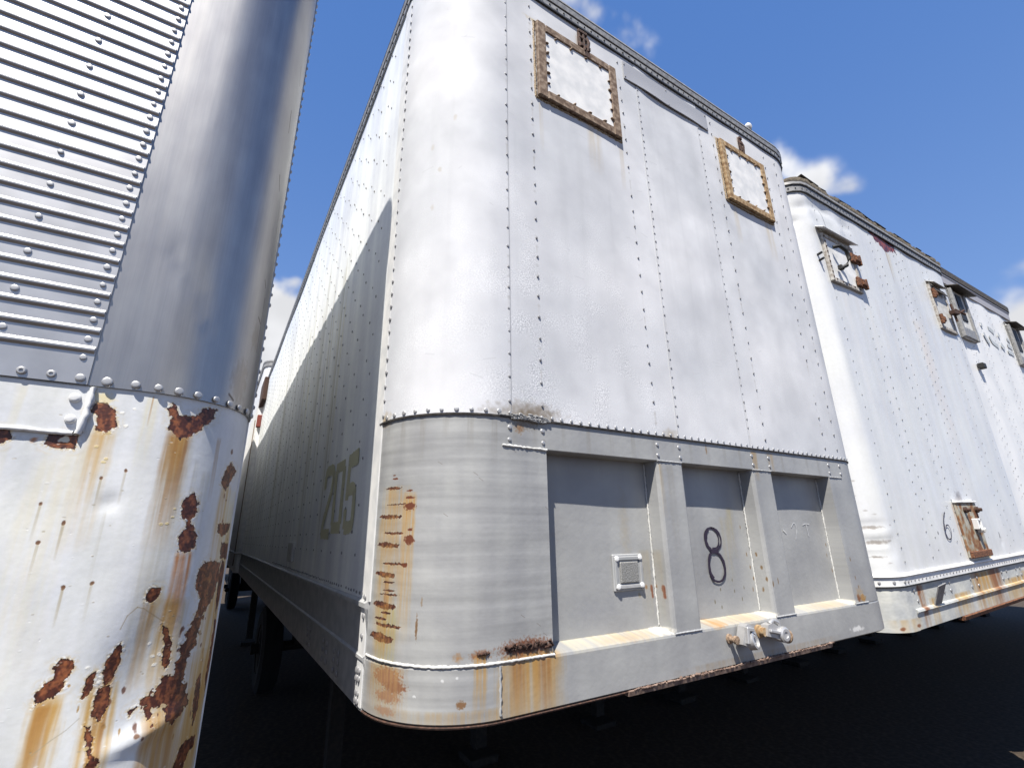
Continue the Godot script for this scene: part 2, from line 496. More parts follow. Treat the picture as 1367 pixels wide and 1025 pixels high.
func sky_picture() -> ImageTexture:
	var W := 2048; var H := 1024
	var rng := RandomNumberGenerator.new(); rng.seed = 11
	# [azimuth from -z towards +x, elevation, half width, half height, strength] in degrees: cumulus over the yard, all round
	var puffs := [[41.0, 59.5, 3.6, 2.6, 0.7], [47.5, 55.0, 2.4, 2.0, 0.36], [50.8, 52.6, 1.6, 1.6, 0.30], [53.5, 50.6, 1.4, 1.2, 0.26], [69.6, 33.8, 2.1, 1.6, 0.54], [66.6, 36.9, 1.1, 1.9, 0.54], [71.8, 32.0, 1.6, 1.0, 0.38],
		[84.0, 20.8, 2.4, 0.9, 0.6], [82.0, 15.4, 6.0, 2.6, 1.1], [79.5, 13.0, 4.0, 3.2, 1.0], [93.0, 11.0, 8.0, 3.6, 0.9], [1.0, 19.5, 7.0, 5.0, 1.3], [3.0, 12.0, 8.0, 6.0, 1.3], [-12.0, 16.0, 8.0, 5.0, 0.8], [4.6, 27.4, 1.2, 0.8, 0.55], [2.0, 22.0, 6.0, 3.4, 1.0], [6.0, 16.0, 5.0, 5.0, 1.2]]
	for k in 20:
		var az := rng.randf_range(112.0, 325.0)
		var el := 6.0 + 26.0 * pow(rng.randf(), 1.8)
		puffs.append([az, el, rng.randf_range(4, 13), rng.randf_range(2.5, 6.0), rng.randf_range(0.4, 0.8)])
	var f := FastNoiseLite.new(); f.seed = 5; f.frequency = 5.0; f.fractal_octaves = 6; f.fractal_gain = 0.55
	var f2 := FastNoiseLite.new(); f2.seed = 9; f2.frequency = 2.2; f2.fractal_octaves = 4
	var dens := PackedFloat32Array(); dens.resize(W * H / 2)
	for p in puffs:
		var y0 := int((90.0 - p[1] - p[3] * 2.2) / 180.0 * H); var y1 := int((90.0 - p[1] + p[3] * 2.2) / 180.0 * H)
		var sec := 1.0 / maxf(cos(deg_to_rad(p[1])), 0.2)
		var x0 := int((p[0] - p[2] * 2.2 * sec) / 360.0 * W); var x1 := int((p[0] + p[2] * 2.2 * sec) / 360.0 * W)
		for y in range(maxi(0, y0), mini(H / 2, y1)):
			var dy: float = ((90.0 - (y + 0.5) * 180.0 / H) - p[1]) / p[3]
			for x in range(x0, x1):
				var dx: float = ((x + 0.5) / W * 360.0 - p[0]) / (p[2] * sec)
				var k: float = p[4] * exp(-(dx * dx + dy * dy) * 0.9)
				dens[y * W + posmod(x, W)] += k
	var data := PackedByteArray(); data.resize(W * H * 6)
	var EX := 1.9
	for y in H:
		var el := PI * (0.5 - (y + 0.5) / H)
		var up := sin(el)
		var t := clampf(up, 0.0, 1.0)
		var k := pow(1.0 - t, 2.2)
		var r := lerpf(0.088, 0.36, k) / EX; var g := lerpf(0.215, 0.57, k) / EX; var b := lerpf(0.57, 0.97, k) / EX
		if y >= H / 2: r = 0.2; g = 0.19; b = 0.18
		for x in W:
			var cr := r; var cg := g; var cb := b
			if y < H / 2:
				var dd := dens[y * W + x]
				if dd > 0.03:
					var az := TAU * (x + 0.5) / W
					var d := Vector3(sin(az) * cos(el), up, -cos(az) * cos(el))
					var nz := f.get_noise_3dv(d)
					var a := smoothstep(0.12, 0.55, dd * 0.8 + nz * 0.75 * minf(1.0, dd * 3.0))
					if a > 0.0:
						var sh := clampf(0.9 + f2.get_noise_3dv(d * 2.0) * 0.4 - minf(dd, 1.0) * 0.08 + nz * 0.2, 0.80, 1.06)
						var w := 0.97 / EX * sh
						cr = lerpf(r, w * 0.985, a); cg = lerpf(g, w * 0.995, a); cb = lerpf(b, w * 1.03, a)
			var j := (y * W + x) * 6
			data.encode_half(j, cr); data.encode_half(j + 2, cg); data.encode_half(j + 4, cb)
	return ImageTexture.create_from_image(Image.create_from_data(W, H, false, Image.FORMAT_RGBH, data))

func materials() -> void:
	M.asphalt = triplanar(grain(3, 0.02, [[0.25, Color(0.028, 0.019, 0.012)], [0.55, Color(0.043, 0.030, 0.019)], [0.85, Color(0.070, 0.050, 0.033)]], 6), 1.6, 0.95, 0.0, 0.5)
	M.asphalt.uv1_world_triplanar = true
	M.rust = triplanar(grain(21, 0.03, [[0.2, Color(0.035, 0.014, 0.008)], [0.5, Color(0.12, 0.045, 0.02)], [0.8, Color(0.22, 0.10, 0.045)]]), 4.0, 0.9, 0.0, 0.25)
	M.dark_rust = triplanar(grain(22, 0.03, [[0.2, Color(0.02, 0.012, 0.009)], [0.6, Color(0.065, 0.03, 0.02)], [0.9, Color(0.13, 0.07, 0.045)]]), 5.0, 0.9, 0.0, 0.2)
	M.tan_frame = triplanar(grain(23, 0.012, [[0.2, Color(0.085, 0.05, 0.03)], [0.5, Color(0.155, 0.105, 0.07)], [0.8, Color(0.25, 0.19, 0.14)]], 4), 5.0, 0.85, 0.0, 0.2)
	M.ochre_frame = triplanar(grain(24, 0.012, [[0.2, Color(0.17, 0.095, 0.04)], [0.5, Color(0.29, 0.195, 0.10)], [0.8, Color(0.38, 0.29, 0.175)]], 4), 5.0, 0.85, 0.0, 0.2)
	M.sealant = triplanar(grain(25, 0.05, [[0.2, Color(0.10, 0.065, 0.04)], [0.5, Color(0.27, 0.20, 0.12)], [0.8, Color(0.45, 0.38, 0.27)]]), 6.0, 0.8, 0.0, 0.2)
	M.brown_steel = triplanar(grain(36, 0.02, [[0.2, Color(0.09, 0.055, 0.042)], [0.5, Color(0.17, 0.115, 0.09)], [0.8, Color(0.26, 0.19, 0.15)]]), 3.0, 0.85, 0.0, 0.15)
	M.clip_rust = triplanar(grain(37, 0.05, [[0.2, Color(0.10, 0.065, 0.045)], [0.5, Color(0.22, 0.15, 0.10)], [0.8, Color(0.36, 0.28, 0.2)]]), 6.0, 0.85)
	M.grey_paint = triplanar(grain(26, 0.012, [[0.2, Color(0.27, 0.28, 0.285)], [0.6, Color(0.33, 0.335, 0.34)], [0.9, Color(0.37, 0.37, 0.37)]]), 2.0, 0.6)
	M.white_paint = triplanar(grain(27, 0.012, [[0.2, Color(0.58, 0.59, 0.59)], [0.6, Color(0.68, 0.68, 0.67)], [0.9, Color(0.74, 0.74, 0.72)]]), 1.6, 0.5)
	M.bright_white = triplanar(grain(35, 0.006, [[0.2, Color(0.64, 0.65, 0.65)], [0.8, Color(0.72, 0.72, 0.71)]], 3), 0.7, 0.45)
	M.dull_white = triplanar(grain(28, 0.012, [[0.2, Color(0.42, 0.42, 0.40)], [0.6, Color(0.52, 0.52, 0.50)], [0.9, Color(0.6, 0.6, 0.58)]]), 1.6, 0.6)
	M.rail = triplanar(grain(29, 0.02, [[0.2, Color(0.20, 0.20, 0.20)], [0.6, Color(0.29, 0.29, 0.285)], [0.9, Color(0.36, 0.355, 0.34)]]), 3.0, 0.55, 0.3)
	M.dark_rail = triplanar(grain(30, 0.02, [[0.2, Color(0.03, 0.028, 0.026)], [0.6, Color(0.07, 0.062, 0.055)], [0.9, Color(0.14, 0.12, 0.10)]]), 3.0, 0.8, 0.0, 0.3)
	M.roof_tar = triplanar(grain(31, 0.03, [[0.2, Color(0.04, 0.035, 0.03)], [0.6, Color(0.11, 0.095, 0.075)], [0.9, Color(0.2, 0.17, 0.13)]]), 3.0, 0.9, 0.0, 0.4)
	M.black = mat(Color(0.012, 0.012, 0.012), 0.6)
	M.rubber = mat(Color(0.006, 0.0055, 0.005), 0.95)
	M.underside = triplanar(grain(32, 0.02, [[0.2, Color(0.010, 0.008, 0.006)], [0.9, Color(0.026, 0.020, 0.015)]]), 2.0, 0.9)
	M.steel = mat(Color(0.5, 0.5, 0.5), 0.42, 0.8)
	M.rivet_metal = mat(Color(0.42, 0.42, 0.42), 0.45, 0.6)
	M.rivet_white = mat(Color(0.66, 0.665, 0.66), 0.45)
	M.roof_brown = triplanar(grain(38, 0.03, [[0.2, Color(0.035, 0.03, 0.024)], [0.6, Color(0.08, 0.068, 0.052)], [0.9, Color(0.15, 0.125, 0.095)]]), 3.0, 0.9, 0.0, 0.3)
	M.frame_grey = triplanar(grain(39, 0.02, [[0.2, Color(0.22, 0.19, 0.16)], [0.6, Color(0.36, 0.34, 0.31)], [0.9, Color(0.48, 0.47, 0.44)]]), 3.0, 0.7)
	M.rivet_pale = mat(Color(0.24, 0.245, 0.25), 0.5)
	M.rivet_grey = mat(Color(0.27, 0.27, 0.28), 0.5, 0.2)  # grey deepened so the shading of the heads is in their colour
	M.ink = mat(Color(0.022, 0.014, 0.028), 0.5)
	M.cast = mat(Color(0.46, 0.46, 0.46), 0.45, 0.55)
	M.ghost = mat(Color(0.52, 0.50, 0.33), 0.7)
	M.faded = mat(Color(0.40, 0.43, 0.45), 0.6)
	M.red = mat(Color(0.16, 0.03, 0.02), 0.6)
	var d := MB.new(); d.dome(Transform3D(), 10); dome_mesh = d.mesh()
	d = MB.new(); d.lathe(Transform3D(), [[1.0, 0.0], [0.95, 0.25], [0.7, 0.48], [0.42, 0.5], [0.36, 0.2], [0.0, 0.18]], 12); pop_mesh = d.mesh()

# ---------------------------------------------------------------- what every trailer has
func wheel_meshes() -> Array:
	var t := MB.new()
	t.lathe(Transform3D(), [[0.28, -0.11], [0.44, -0.12], [0.5, -0.09], [0.51, 0.0], [0.5, 0.09], [0.44, 0.12], [0.28, 0.11]], 24)
	var r := MB.new()
	r.lathe(Transform3D(), [[0.29, -0.10], [0.29, 0.10], [0.24, 0.09], [0.2, 0.02], [0.1, 0.02], [0.09, 0.10], [0.0, 0.10]], 20)
	return [t.mesh(), r.mesh()]

func running_gear(t: Node3D, o: Outline, yb: float, L: float) -> void:
	var half := (o.fb - o.fa) / 2 + o.r
	for s in [-1.0, 1.0]:
		var m := MB.new()
		m.box(Transform3D(Basis(), Vector3(s * 0.62, (EYE + yb) / 2 + 0.05, -3.2)), Vector3(0.055, (EYE + yb) / 2 - 0.05, 0.055), 0.006)
		var leg := part("landing_leg", m, M.underside, t)
		m = MB.new()
		m.box(Transform3D(Basis(), Vector3(s * 0.62, 0.03, -3.2)), Vector3(0.13, 0.028, 0.13), 0.006)
		part("foot", m, M.underside, leg)
	var wm := wheel_meshes()
	for z in ([-L + 1.0] if L < 9.0 else [-L + 1.0, -L + 2.15]):
		var m := MB.new()
		m.tube([Vector3(-half + 0.25, 0.51, z), Vector3(half - 0.25, 0.51, z)], 0.06, 8)
		m.box(Transform3D(Basis(), Vector3(0, (0.51 + EYE + yb) / 2, z)), Vector3(0.5, (EYE + yb - 0.51) / 2, 0.12))
		part("axle", m, M.underside, t)
		for s in [-1.0, 1.0]:
			var w := part("wheel", wm[0], M.rubber, t, Transform3D(Basis(Vector3(0, 0, 1), PI / 2 * -s), Vector3(s * (half - 0.45), 0.51, z)))
			part("rim", wm[1], M.underside, w)

func hull(t: Node3D, o: Outline, yt: float, yb: float, L: float, side: Material, left := true) -> void:
	var q := o.r * Q
	part("roof", cap(o, yt - 0.06, yt, L, 0.012), M.roof_tar, t)
	part("floor", cap(o, yb + 0.03, yb + 0.12, L, 0.02), M.underside, t)
	if left: part("side_panel", skin(o, o.fa - q - (L - o.r), o.fa - q, 1.0, yb, yt - 0.02, 3.0, 0.0), side, t)
	part("side_panel", skin(o, o.fb + q, o.fb + q + (L - o.r), 1.0, yb, yt - 0.02, 3.0, 0.0), side, t)
	var hx := (o.fb - o.fa) / 2 + o.r
	for s in [-1.0, 1.0]:
		var m := MB.new()
		m.box(Transform3D(Basis(), Vector3(s * hx / 2, EYE + (yt + yb) / 2, -L + 0.02)), Vector3(hx / 2 - 0.004, (yt - yb) / 2 - 0.03, 0.02), 0.004)
		part("rear_door", m, side, t)
	running_gear(t, o, yb, L)

# ---------------------------------------------------------------- left trailer: ribbed aluminium over a rusty white apron
func ribbed_trailer() -> void:
	var o := Outline.new(-2.28, -0.1373, -1.085, 0.179)
	var q := o.r * Q
	var t := thing("ribbed_trailer", "silver trailer with horizontal ribs and a bare metal corner above a rusty peeling white apron", "trailer", o.org)
	var L := 15.5
	const TOP := 2.12
	# aluminium corner: bare, dented, brushed
	var W := 512; var H := 1024
	var cv := Cv.new(W, H, -0.24, 0.20, 0.26, 2.26)
	cv.base(152, 151, 151, [[Cv.noise(W, H, 41, 0.02, 4, Vector2(1, 8)), 9, 8, 6], [Cv.noise(W, H, 42, 0.012), 7, 7, 6], [Cv.noise(W, H, 43, 0.25, 2, Vector2(1, 24)), 3, 3, 3]])
	for k in [[0.03, 0.33, 0.03], [0.06, 0.45, 0.02]]: cv.spot(k[0], k[1], k[2], k[2] * 2, [120, 112, 104], 0.35, 47)
	for k in [[0.005, 0.295, 0.02, 0.285], [0.062, 0.60, 0.072, 0.585], [0.06, 0.50, 0.075, 0.49], [0.05, 0.9, 0.06, 0.86], [0.07, 1.3, 0.08, 1.24], [0.055, 1.12, 0.06, 1.05], [0.08, 0.42, 0.078, 0.56]]: cv.scratch(k[0], k[1], k[2], k[3], 1.6, [70, 62, 58], 0.8)
	var metal := cvmat(cv, 0.36, 0.0, 0.9)
	var dent := func(s: float, y: float) -> float:
		var d := 0.0
		for k in [[-0.170, 0.60, -0.049, 0.445, 0.016, 0.0035], [-0.095, 0.465, -0.041, 0.39, 0.012, 0.0022]]:
			var a := Vector2(k[0], k[1]); var b := Vector2(k[2], k[3])
			var p := Vector2(s, y)
			var c := Geometry2D.get_closest_point_to_segment(p, a, b)
			var side := (p - c).dot((b - a).orthogonal().normalized())
			var len := (c - a).length() / (b - a).length()
			d -= k[5] * exp(-pow(side / k[4], 2)) * sin(PI * clampf(len, 0.02, 0.98)) * (1.0 if side > 0 else 0.6)
		d -= 0.0022 * exp(-(pow((s + 0.03) / 0.05, 2) + pow((y - 0.36) / 0.06, 2)))
		return d
	var corner := part("corner_panel", skin(o, -0.226, o.fb + q + 0.01, 0.012, 0.266, TOP - 0.03, 0.03, 0.0015, 0.004, cv, dent), metal, t)
	part("corner_panel", skin(o, o.fa - q, o.fa + 0.08, 0.05, 0.266, TOP - 0.03, 2.0, 0.0015, 0.004, cv), metal, t)
	# the ribbed sheet
	var rib_metal := triplanar(grain(50, 0.01, [[0.2, Color(0.37, 0.37, 0.375)], [0.8, Color(0.46, 0.46, 0.465)]]), 1.5, 0.42, 0.9)
	var xa := o.fa + 0.08; var xb := -0.2255
	var pitch := 0.0367; var y_first := 0.302
	var sheet := part("ribbed_panel", skin(o, xa, xb, 3.0, 0.266, TOP - 0.03, 3.0, 0.004, 0.0035), rib_metal, t)
	var rm := sweep(o, xa, xb - 0.0015, 3.0, [[0.0, 0.0041], [0.0026, 0.0066], [0.0052, 0.0079], [0.0085, 0.0082], [0.0106, 0.0077], [0.0142, 0.0041]])
	var rib := rm.mesh()
	var flats := 48
	for k in flats: part("rib", rib, rib_metal, sheet, Transform3D(Basis(), Vector3(0, y_first + k * pitch + 0.0215, 0)))
	# rivets: end of each flat, and every second flat further in
	var ends := []; var mids := []
	for k in flats: ends.append([-0.2415 + 0.0001 * k, 0.3144 + k * pitch])
	for k in flats / 2:
		mids.append([-0.354, 0.3505 + k * pitch * 2])
	rivets(sheet, o, ends, 0.004, 0.0058, M.rivet_metal, dome_mesh)
	rivets(sheet, o, mids, 0.004, 0.006, M.rivet_metal, dome_mesh)
	var far := []
	for k in flats / 2:
		for c in 4: far.append([-0.354 - 0.45 * (c + 1), 0.3505 + k * pitch * 2])
	part("rivets", rivet_field(o, far, 0.004, 0.0066), M.rivet_metal, sheet, Transform3D(), true)
	var belt := []
	for s in [-0.237, -0.199, -0.159, -0.122, -0.090, -0.059, -0.024, 0.010, 0.040, 0.075, 0.11]: belt.append([s, 0.276 - 0.004 * clampf((s + 0.12) * 8, 0, 1), 1.0 if s < -0.1 else 0.9])
	rivets(t, o, belt, 0.004, 0.0082, M.rivet_metal, dome_mesh)
	var pops := []
	for k in 14: pops.append([-0.276 - 0.038 * k, 0.277])
	rivets(t, o, pops, 0.0042, 0.0072, M.rivet_metal, pop_mesh, "pop_rivet")
	# the seam where the corner meets the side, with its rivet row
	part("seam_strip", skin(o, o.fb + q - 0.006, o.fb + q + 0.07, 0.02, 0.28, TOP - 0.04, 3.0, 0.004, 0.003), rib_metal, t)
	var seam := []
	for k in 58: seam.append([o.fb + q - 0.001, 0.30 + k * 0.03])
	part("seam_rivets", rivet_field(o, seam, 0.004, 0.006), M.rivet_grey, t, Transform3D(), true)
	# the apron
	var A := Cv.new(760, 920, -0.46, 0.26, -0.60, 0.272)
	paint_ribbed_apron(A)
	var apron_mat := cvmat(A, 0.42, 0.15)
	var adent := func(s: float, y: float) -> float:
		var e := pow((s + 0.066) / 0.055, 2) + pow((y + 0.215) / 0.10, 2)
		var d := -0.016 * exp(-e * 1.1)
		var c := y + 0.318 - (s + 0.09) * 0.22                    # the crease under the dent
		d += 0.010 * exp(-pow(c / 0.014, 2)) * clampf(1.0 - absf(s + 0.04) / 0.09, 0.0, 1.0)
		d -= 0.0035 * exp(-(pow((s + 0.158) / 0.016, 2) + pow((y - 0.062) / 0.014, 2)))
		return d + 0.0012 * sin(s * 31.0 + y * 13.0) * sin(y * 21.0)
	part("apron", skin(o, -0.44, o.fb + q + 0.02, 0.008, -0.58, 0.2665, 0.01, -0.003, 0.004, A, adent), apron_mat, t)
	part("apron_side", skin(o, o.fb + q + 0.02, o.fb + q + 1.6, 0.4, -0.58, 0.2665, 0.5, -0.003), M.dull_white, t)
	part("apron_side", skin(o, o.fa - q, -0.44, 0.05, -0.58, 0.2665, 1.0, -0.003), M.white_paint, t)
	part("upper_plate", skin(o, -0.455, -0.214, 0.02, 0.182, 0.2625, 0.02, 0.0, 0.003, A), apron_mat, t)
	part("upper_plate", skin(o, -1.9, -0.455, 0.3, 0.182, 0.2625, 0.1, 0.0, 0.003), M.white_paint, t)
	var wm := bead(o, [[-0.75, 0.185], [-0.33, 0.180], [-0.228, 0.178]], 0.0042, 0.0, 5, 0.3)
	part("weld_bead", wm, M.rivet_white, t)
	part("weld_bead", bead(o, [[-0.2165, 0.262], [-0.2165, 0.215], [-0.224, 0.178]], 0.005, 0.0, 6, 0.5), M.rivet_white, t)
	rivets(t, o, [[-0.2365, 0.240], [-0.2365, 0.2025]], 0.001, 0.0095, M.rivet_white, dome_mesh)
	# top rail and the rest of the box
	part("top_rail", sweep(o, o.fa - q - 9.0, o.fb + q + 9.0, 0.04, [[TOP - 0.08, 0.0], [TOP - 0.08, 0.014], [TOP - 0.018, 0.014], [TOP - 0.012, 0.006], [TOP, 0.0]]), M.rail, t)
	hull(t, o, TOP - 0.005, -0.58, L, M.white_paint)  # unseen sides made white to bounce light into the gap

func paint_ribbed_apron(A: Cv) -> void:
	var W := A.w; var H := A.h
	A.base(204, 206, 206, [[Cv.noise(W, H, 51, 0.006), 8, 7, 4], [Cv.noise(W, H, 52, 0.02, 4, Vector2(1, 10)), 6, 6, 8], [Cv.noise(W, H, 53, 0.08), 3, 3, 4]])
	A.relief(Cv.noise(W, H, 54, 0.035, 4), 0.14)
	# dirty and rusty runs first, then the chips they come from
	var ochre := [176, 128, 52]; var brown := [140, 88, 34]; var grime := [168, 164, 148]; var orange := [176, 98, 40]; var pale := [206, 196, 160]
	for k in [[-0.315, -0.30, 0.26, 0.05, pale, 0.35], [-0.27, -0.225, 0.15, -0.35, pale, 0.4], [-0.24, -0.20, 0.16, -0.2, pale, 0.4], [-0.213, -0.168, 0.19, -0.02, ochre, 0.5], [-0.202, -0.180, 0.19, 0.06, ochre, 0.6],
		[-0.10, -0.045, 0.20, -0.26, grime, 0.8], [-0.098, -0.052, 0.20, -0.02, brown, 0.95], [-0.092, -0.062, 0.19, 0.10, ochre, 0.8], [-0.044, -0.010, -0.02, -0.17, orange, 1.0], [-0.05, -0.0, -0.1, -0.3, ochre, 0.7],
		[0.03, 0.075, 0.11, -0.10, ochre, 0.8], [0.055, 0.14, 0.10, -0.58, pale, 0.95], [0.04, 0.11, -0.09, -0.58, ochre, 0.8], [0.02, 0.13, -0.2, -0.58, ochre, 0.7], [0.085, 0.135, 0.03, -0.45, ochre, 0.7],
		[-0.196, -0.150, -0.225, -0.50, ochre, 0.95], [-0.19, -0.165, -0.23, -0.42, brown, 0.55], [-0.13, -0.085, -0.22, -0.58, ochre, 0.95], [-0.115, -0.095, -0.2, -0.5, brown, 0.85], [-0.078, -0.055, -0.10, -0.25, brown, 0.6], [-0.075, -0.02, -0.09, -0.24, ochre, 0.55],
		[-0.045, 0.03, -0.28, -0.60, brown, 0.85], [-0.04, 0.10, -0.26, -0.60, ochre, 0.8], [-0.022, 0.0, 0.13, -0.05, grime, 0.6], [-0.04, -0.03, 0.15, 0.0, grime, 0.5], [0.0, 0.01, 0.2, 0.07, brown, 0.7], [-0.163, -0.157, 0.05, -0.1, grime, 0.4], [-0.14, -0.115, 0.26, 0.12, pale, 0.6], [-0.13, -0.127, 0.26, 0.2, brown, 0.6]]:
		A.streak(k[0], k[1], k[2], k[3], k[4], k[5] * 0.85, int(k[0] * 1000) + 77)
	var chips := [
		[-0.215, 0.220, -0.207, 0.239, -0.193, 0.237, -0.179, 0.226, -0.172, 0.197, -0.183, 0.184, -0.199, 0.188, -0.203, 0.215],
		[-0.261, 0.157, -0.258, 0.175, -0.240, 0.177, -0.220, 0.175, -0.221, 0.152, -0.254, 0.153],
		[-0.325, 0.178, -0.308, 0.177, -0.302, 0.163, -0.312, 0.153, -0.325, 0.15],
		[-0.102, 0.242, -0.093, 0.251, -0.083, 0.229, -0.054, 0.232, -0.041, 0.253, -0.013, 0.255, -0.016, 0.236, -0.036, 0.213, -0.057, 0.192, -0.075, 0.184, -0.094, 0.201, -0.095, 0.225],
		[0.052, 0.157, 0.087, 0.142, 0.062, 0.114, 0.048, 0.097, 0.029, 0.109, 0.037, 0.135],
		[-0.030, 0.085, -0.018, 0.074, -0.016, 0.052, -0.024, 0.035, -0.008, 0.011, -0.008, -0.010, -0.022, -0.022, -0.040, -0.019, -0.042, 0.007, -0.031, 0.031, -0.047, 0.051, -0.049, 0.072],
		[0.041, 0.031, 0.108, 0.034, 0.101, 0.019, 0.067, 0.007, 0.046, 0.014], [0.067, -0.004, 0.114, -0.008, 0.138, -0.040, 0.075, -0.036],
		[-0.076, -0.088, -0.070, -0.078, -0.054, -0.080, -0.056, -0.095, -0.065, -0.104, -0.074, -0.100],
		[0.014, -0.045, 0.037, -0.037, 0.080, -0.043, 0.088, -0.073, 0.078, -0.100, 0.053, -0.124, 0.036, -0.143, 0.022, -0.141, 0.026, -0.106, 0.008, -0.082, 0.009, -0.067],
		[0.020, -0.137, 0.044, -0.139, 0.036, -0.185, 0.021, -0.210, 0.022, -0.240, 0.041, -0.275, 0.031, -0.295, 0.010, -0.304, -0.005, -0.296, -0.009, -0.271, -0.030, -0.271, -0.028, -0.295, -0.038, -0.281, -0.048, -0.254, -0.034, -0.251, -0.021, -0.230, 0.000, -0.225, 0.004, -0.183],
		[-0.098, -0.162, -0.093, -0.175, -0.094, -0.196, -0.099, -0.213, -0.106, -0.226, -0.113, -0.211, -0.115, -0.190, -0.109, -0.176],
		[-0.178, -0.184, -0.170, -0.175, -0.156, -0.177, -0.152, -0.190, -0.159, -0.201, -0.159, -0.215, -0.169, -0.228, -0.182, -0.231, -0.189, -0.235, -0.193, -0.224, -0.186, -0.211, -0.175, -0.199],
		[-0.039, -0.142, -0.030, -0.145, -0.014, -0.176, -0.012, -0.206, -0.020, -0.217, -0.026, -0.196, -0.027, -0.173],
		[0.090, -0.348, 0.093, -0.364, 0.066, -0.371, 0.058, -0.40, 0.023, -0.395, 0.041, -0.352, 0.057, -0.345],
		[-0.123, -0.274, -0.115, -0.276, -0.110, -0.291, -0.108, -0.313, -0.096, -0.324, -0.099, -0.343, -0.112, -0.345, -0.109, -0.319, -0.121, -0.288],
		[-0.134, -0.207, -0.123, -0.197, -0.123, -0.214, -0.126, -0.231, -0.135, -0.238], [-0.066, -0.268, -0.052, -0.264, -0.062, -0.276], [0.10, -0.15, 0.125, -0.16, 0.13, -0.30, 0.105, -0.26], [0.085, -0.04, 0.12, -0.05, 0.125, -0.12, 0.10, -0.14, 0.09, -0.10], [0.06, -0.25, 0.075, -0.24, 0.085, -0.30, 0.07, -0.33, 0.06, -0.29], [-0.115, -0.225, -0.10, -0.222, -0.095, -0.25, -0.105, -0.272, -0.118, -0.262]]
	for k in chips.size(): A.chip(chips[k], 100 + k * 13, [98, 55, 37] if k % 3 else [106, 60, 40], 0.22)
	# a scrap of paint left in two of the chips
	A.spot(-0.237, 0.168, 0.009, 0.006, [206, 200, 182], 1.0, 3, 0.2, 40.0)
	A.spot(-0.20, 0.247, 0.02, 0.012, [214, 198, 150], 0.7, 8, 0.6)
	var rng := RandomNumberGenerator.new(); rng.seed = 4
	for k in 150:       # blisters and pin-prick chips
		var s := rng.randf_range(-0.34, 0.12); var y := rng.randf_range(-0.5, 0.25)
		A.spot(s, y, rng.randf_range(0.0012, 0.0035), rng.randf_range(0.0008, 0.002), [150, 140, 120] if rng.randf() < 0.5 else [215, 216, 214], 0.55, k, 0.5, rng.randf_range(-28, 28))
	for k in [[-0.155, -0.065], [-0.176, 0.105], [-0.145, 0.12], [-0.19, -0.07], [-0.245, 0.06], [-0.235, 0.0], [-0.21, 0.03], [-0.28, -0.1], [-0.25, -0.17]]:
		A.spot(k[0], k[1], 0.003, 0.004, [92, 58, 36], 0.9, int(k[1] * 900) + 5, 0.4, -40.0)
		A.streak(k[0] - 0.002, k[0] + 0.002, k[1], k[1] - 0.06, [150, 136, 104], 0.7, 9)
	A.spot(-0.276, 0.164, 0.006, 0.006, [170, 98, 50], 0.9, 6, 0.8)
	for k in 40:        # crumbling edge of the big patch on the right and the one below the dent
		var c: Array = [[-0.012, -0.19, 0.03, 0.06], [-0.105, -0.26, 0.025, 0.05], [0.06, -0.19, 0.03, 0.08], [-0.03, -0.3, 0.04, 0.03], [0.06, 0.02, 0.03, 0.1]][k % 5]
		A.spot(c[0] + rng.randfn() * c[2] * 0.6, c[1] + rng.randfn() * c[3] * 0.6, rng.randf_range(0.001, 0.005), rng.randf_range(0.002, 0.009), [[110, 70, 44], [150, 112, 60], [84, 50, 36]][k % 3], 0.75, 700 + k, 0.5, -26.0)
	for k in 22:        # flakes standing up round the worst places
		var c: Array = [[-0.128, -0.215], [-0.065, 0.04], [-0.045, -0.19], [-0.19, 0.16], [-0.165, 0.215], [-0.1, -0.33]][k % 6]
		A.spot(c[0] + rng.randf_range(-0.014, 0.014), c[1] + rng.randf_range(-0.03, 0.03), 0.004, 0.003, [196, 178, 128] if k % 2 else [228, 226, 216], 0.8, 40 + k, 0.4, 40.0)
	var run := [[-0.178, -0.30], [-0.16, -0.285], [-0.145, -0.275], [-0.132, -0.262]]
	for k in run.size() - 1: A.scratch(run[k][0], run[k][1], run[k + 1][0], run[k + 1][1], 0.9, [150, 144, 126], 0.6)
	run = [[-0.103, -0.14], [-0.097, -0.12], [-0.085, -0.108], [-0.075, -0.111], [-0.055, -0.125], [-0.04, -0.135]]
	for k in run.size() - 1: A.scratch(run[k][0], run[k][1], run[k + 1][0], run[k + 1][1], 1.0, [140, 120, 90], 0.6)

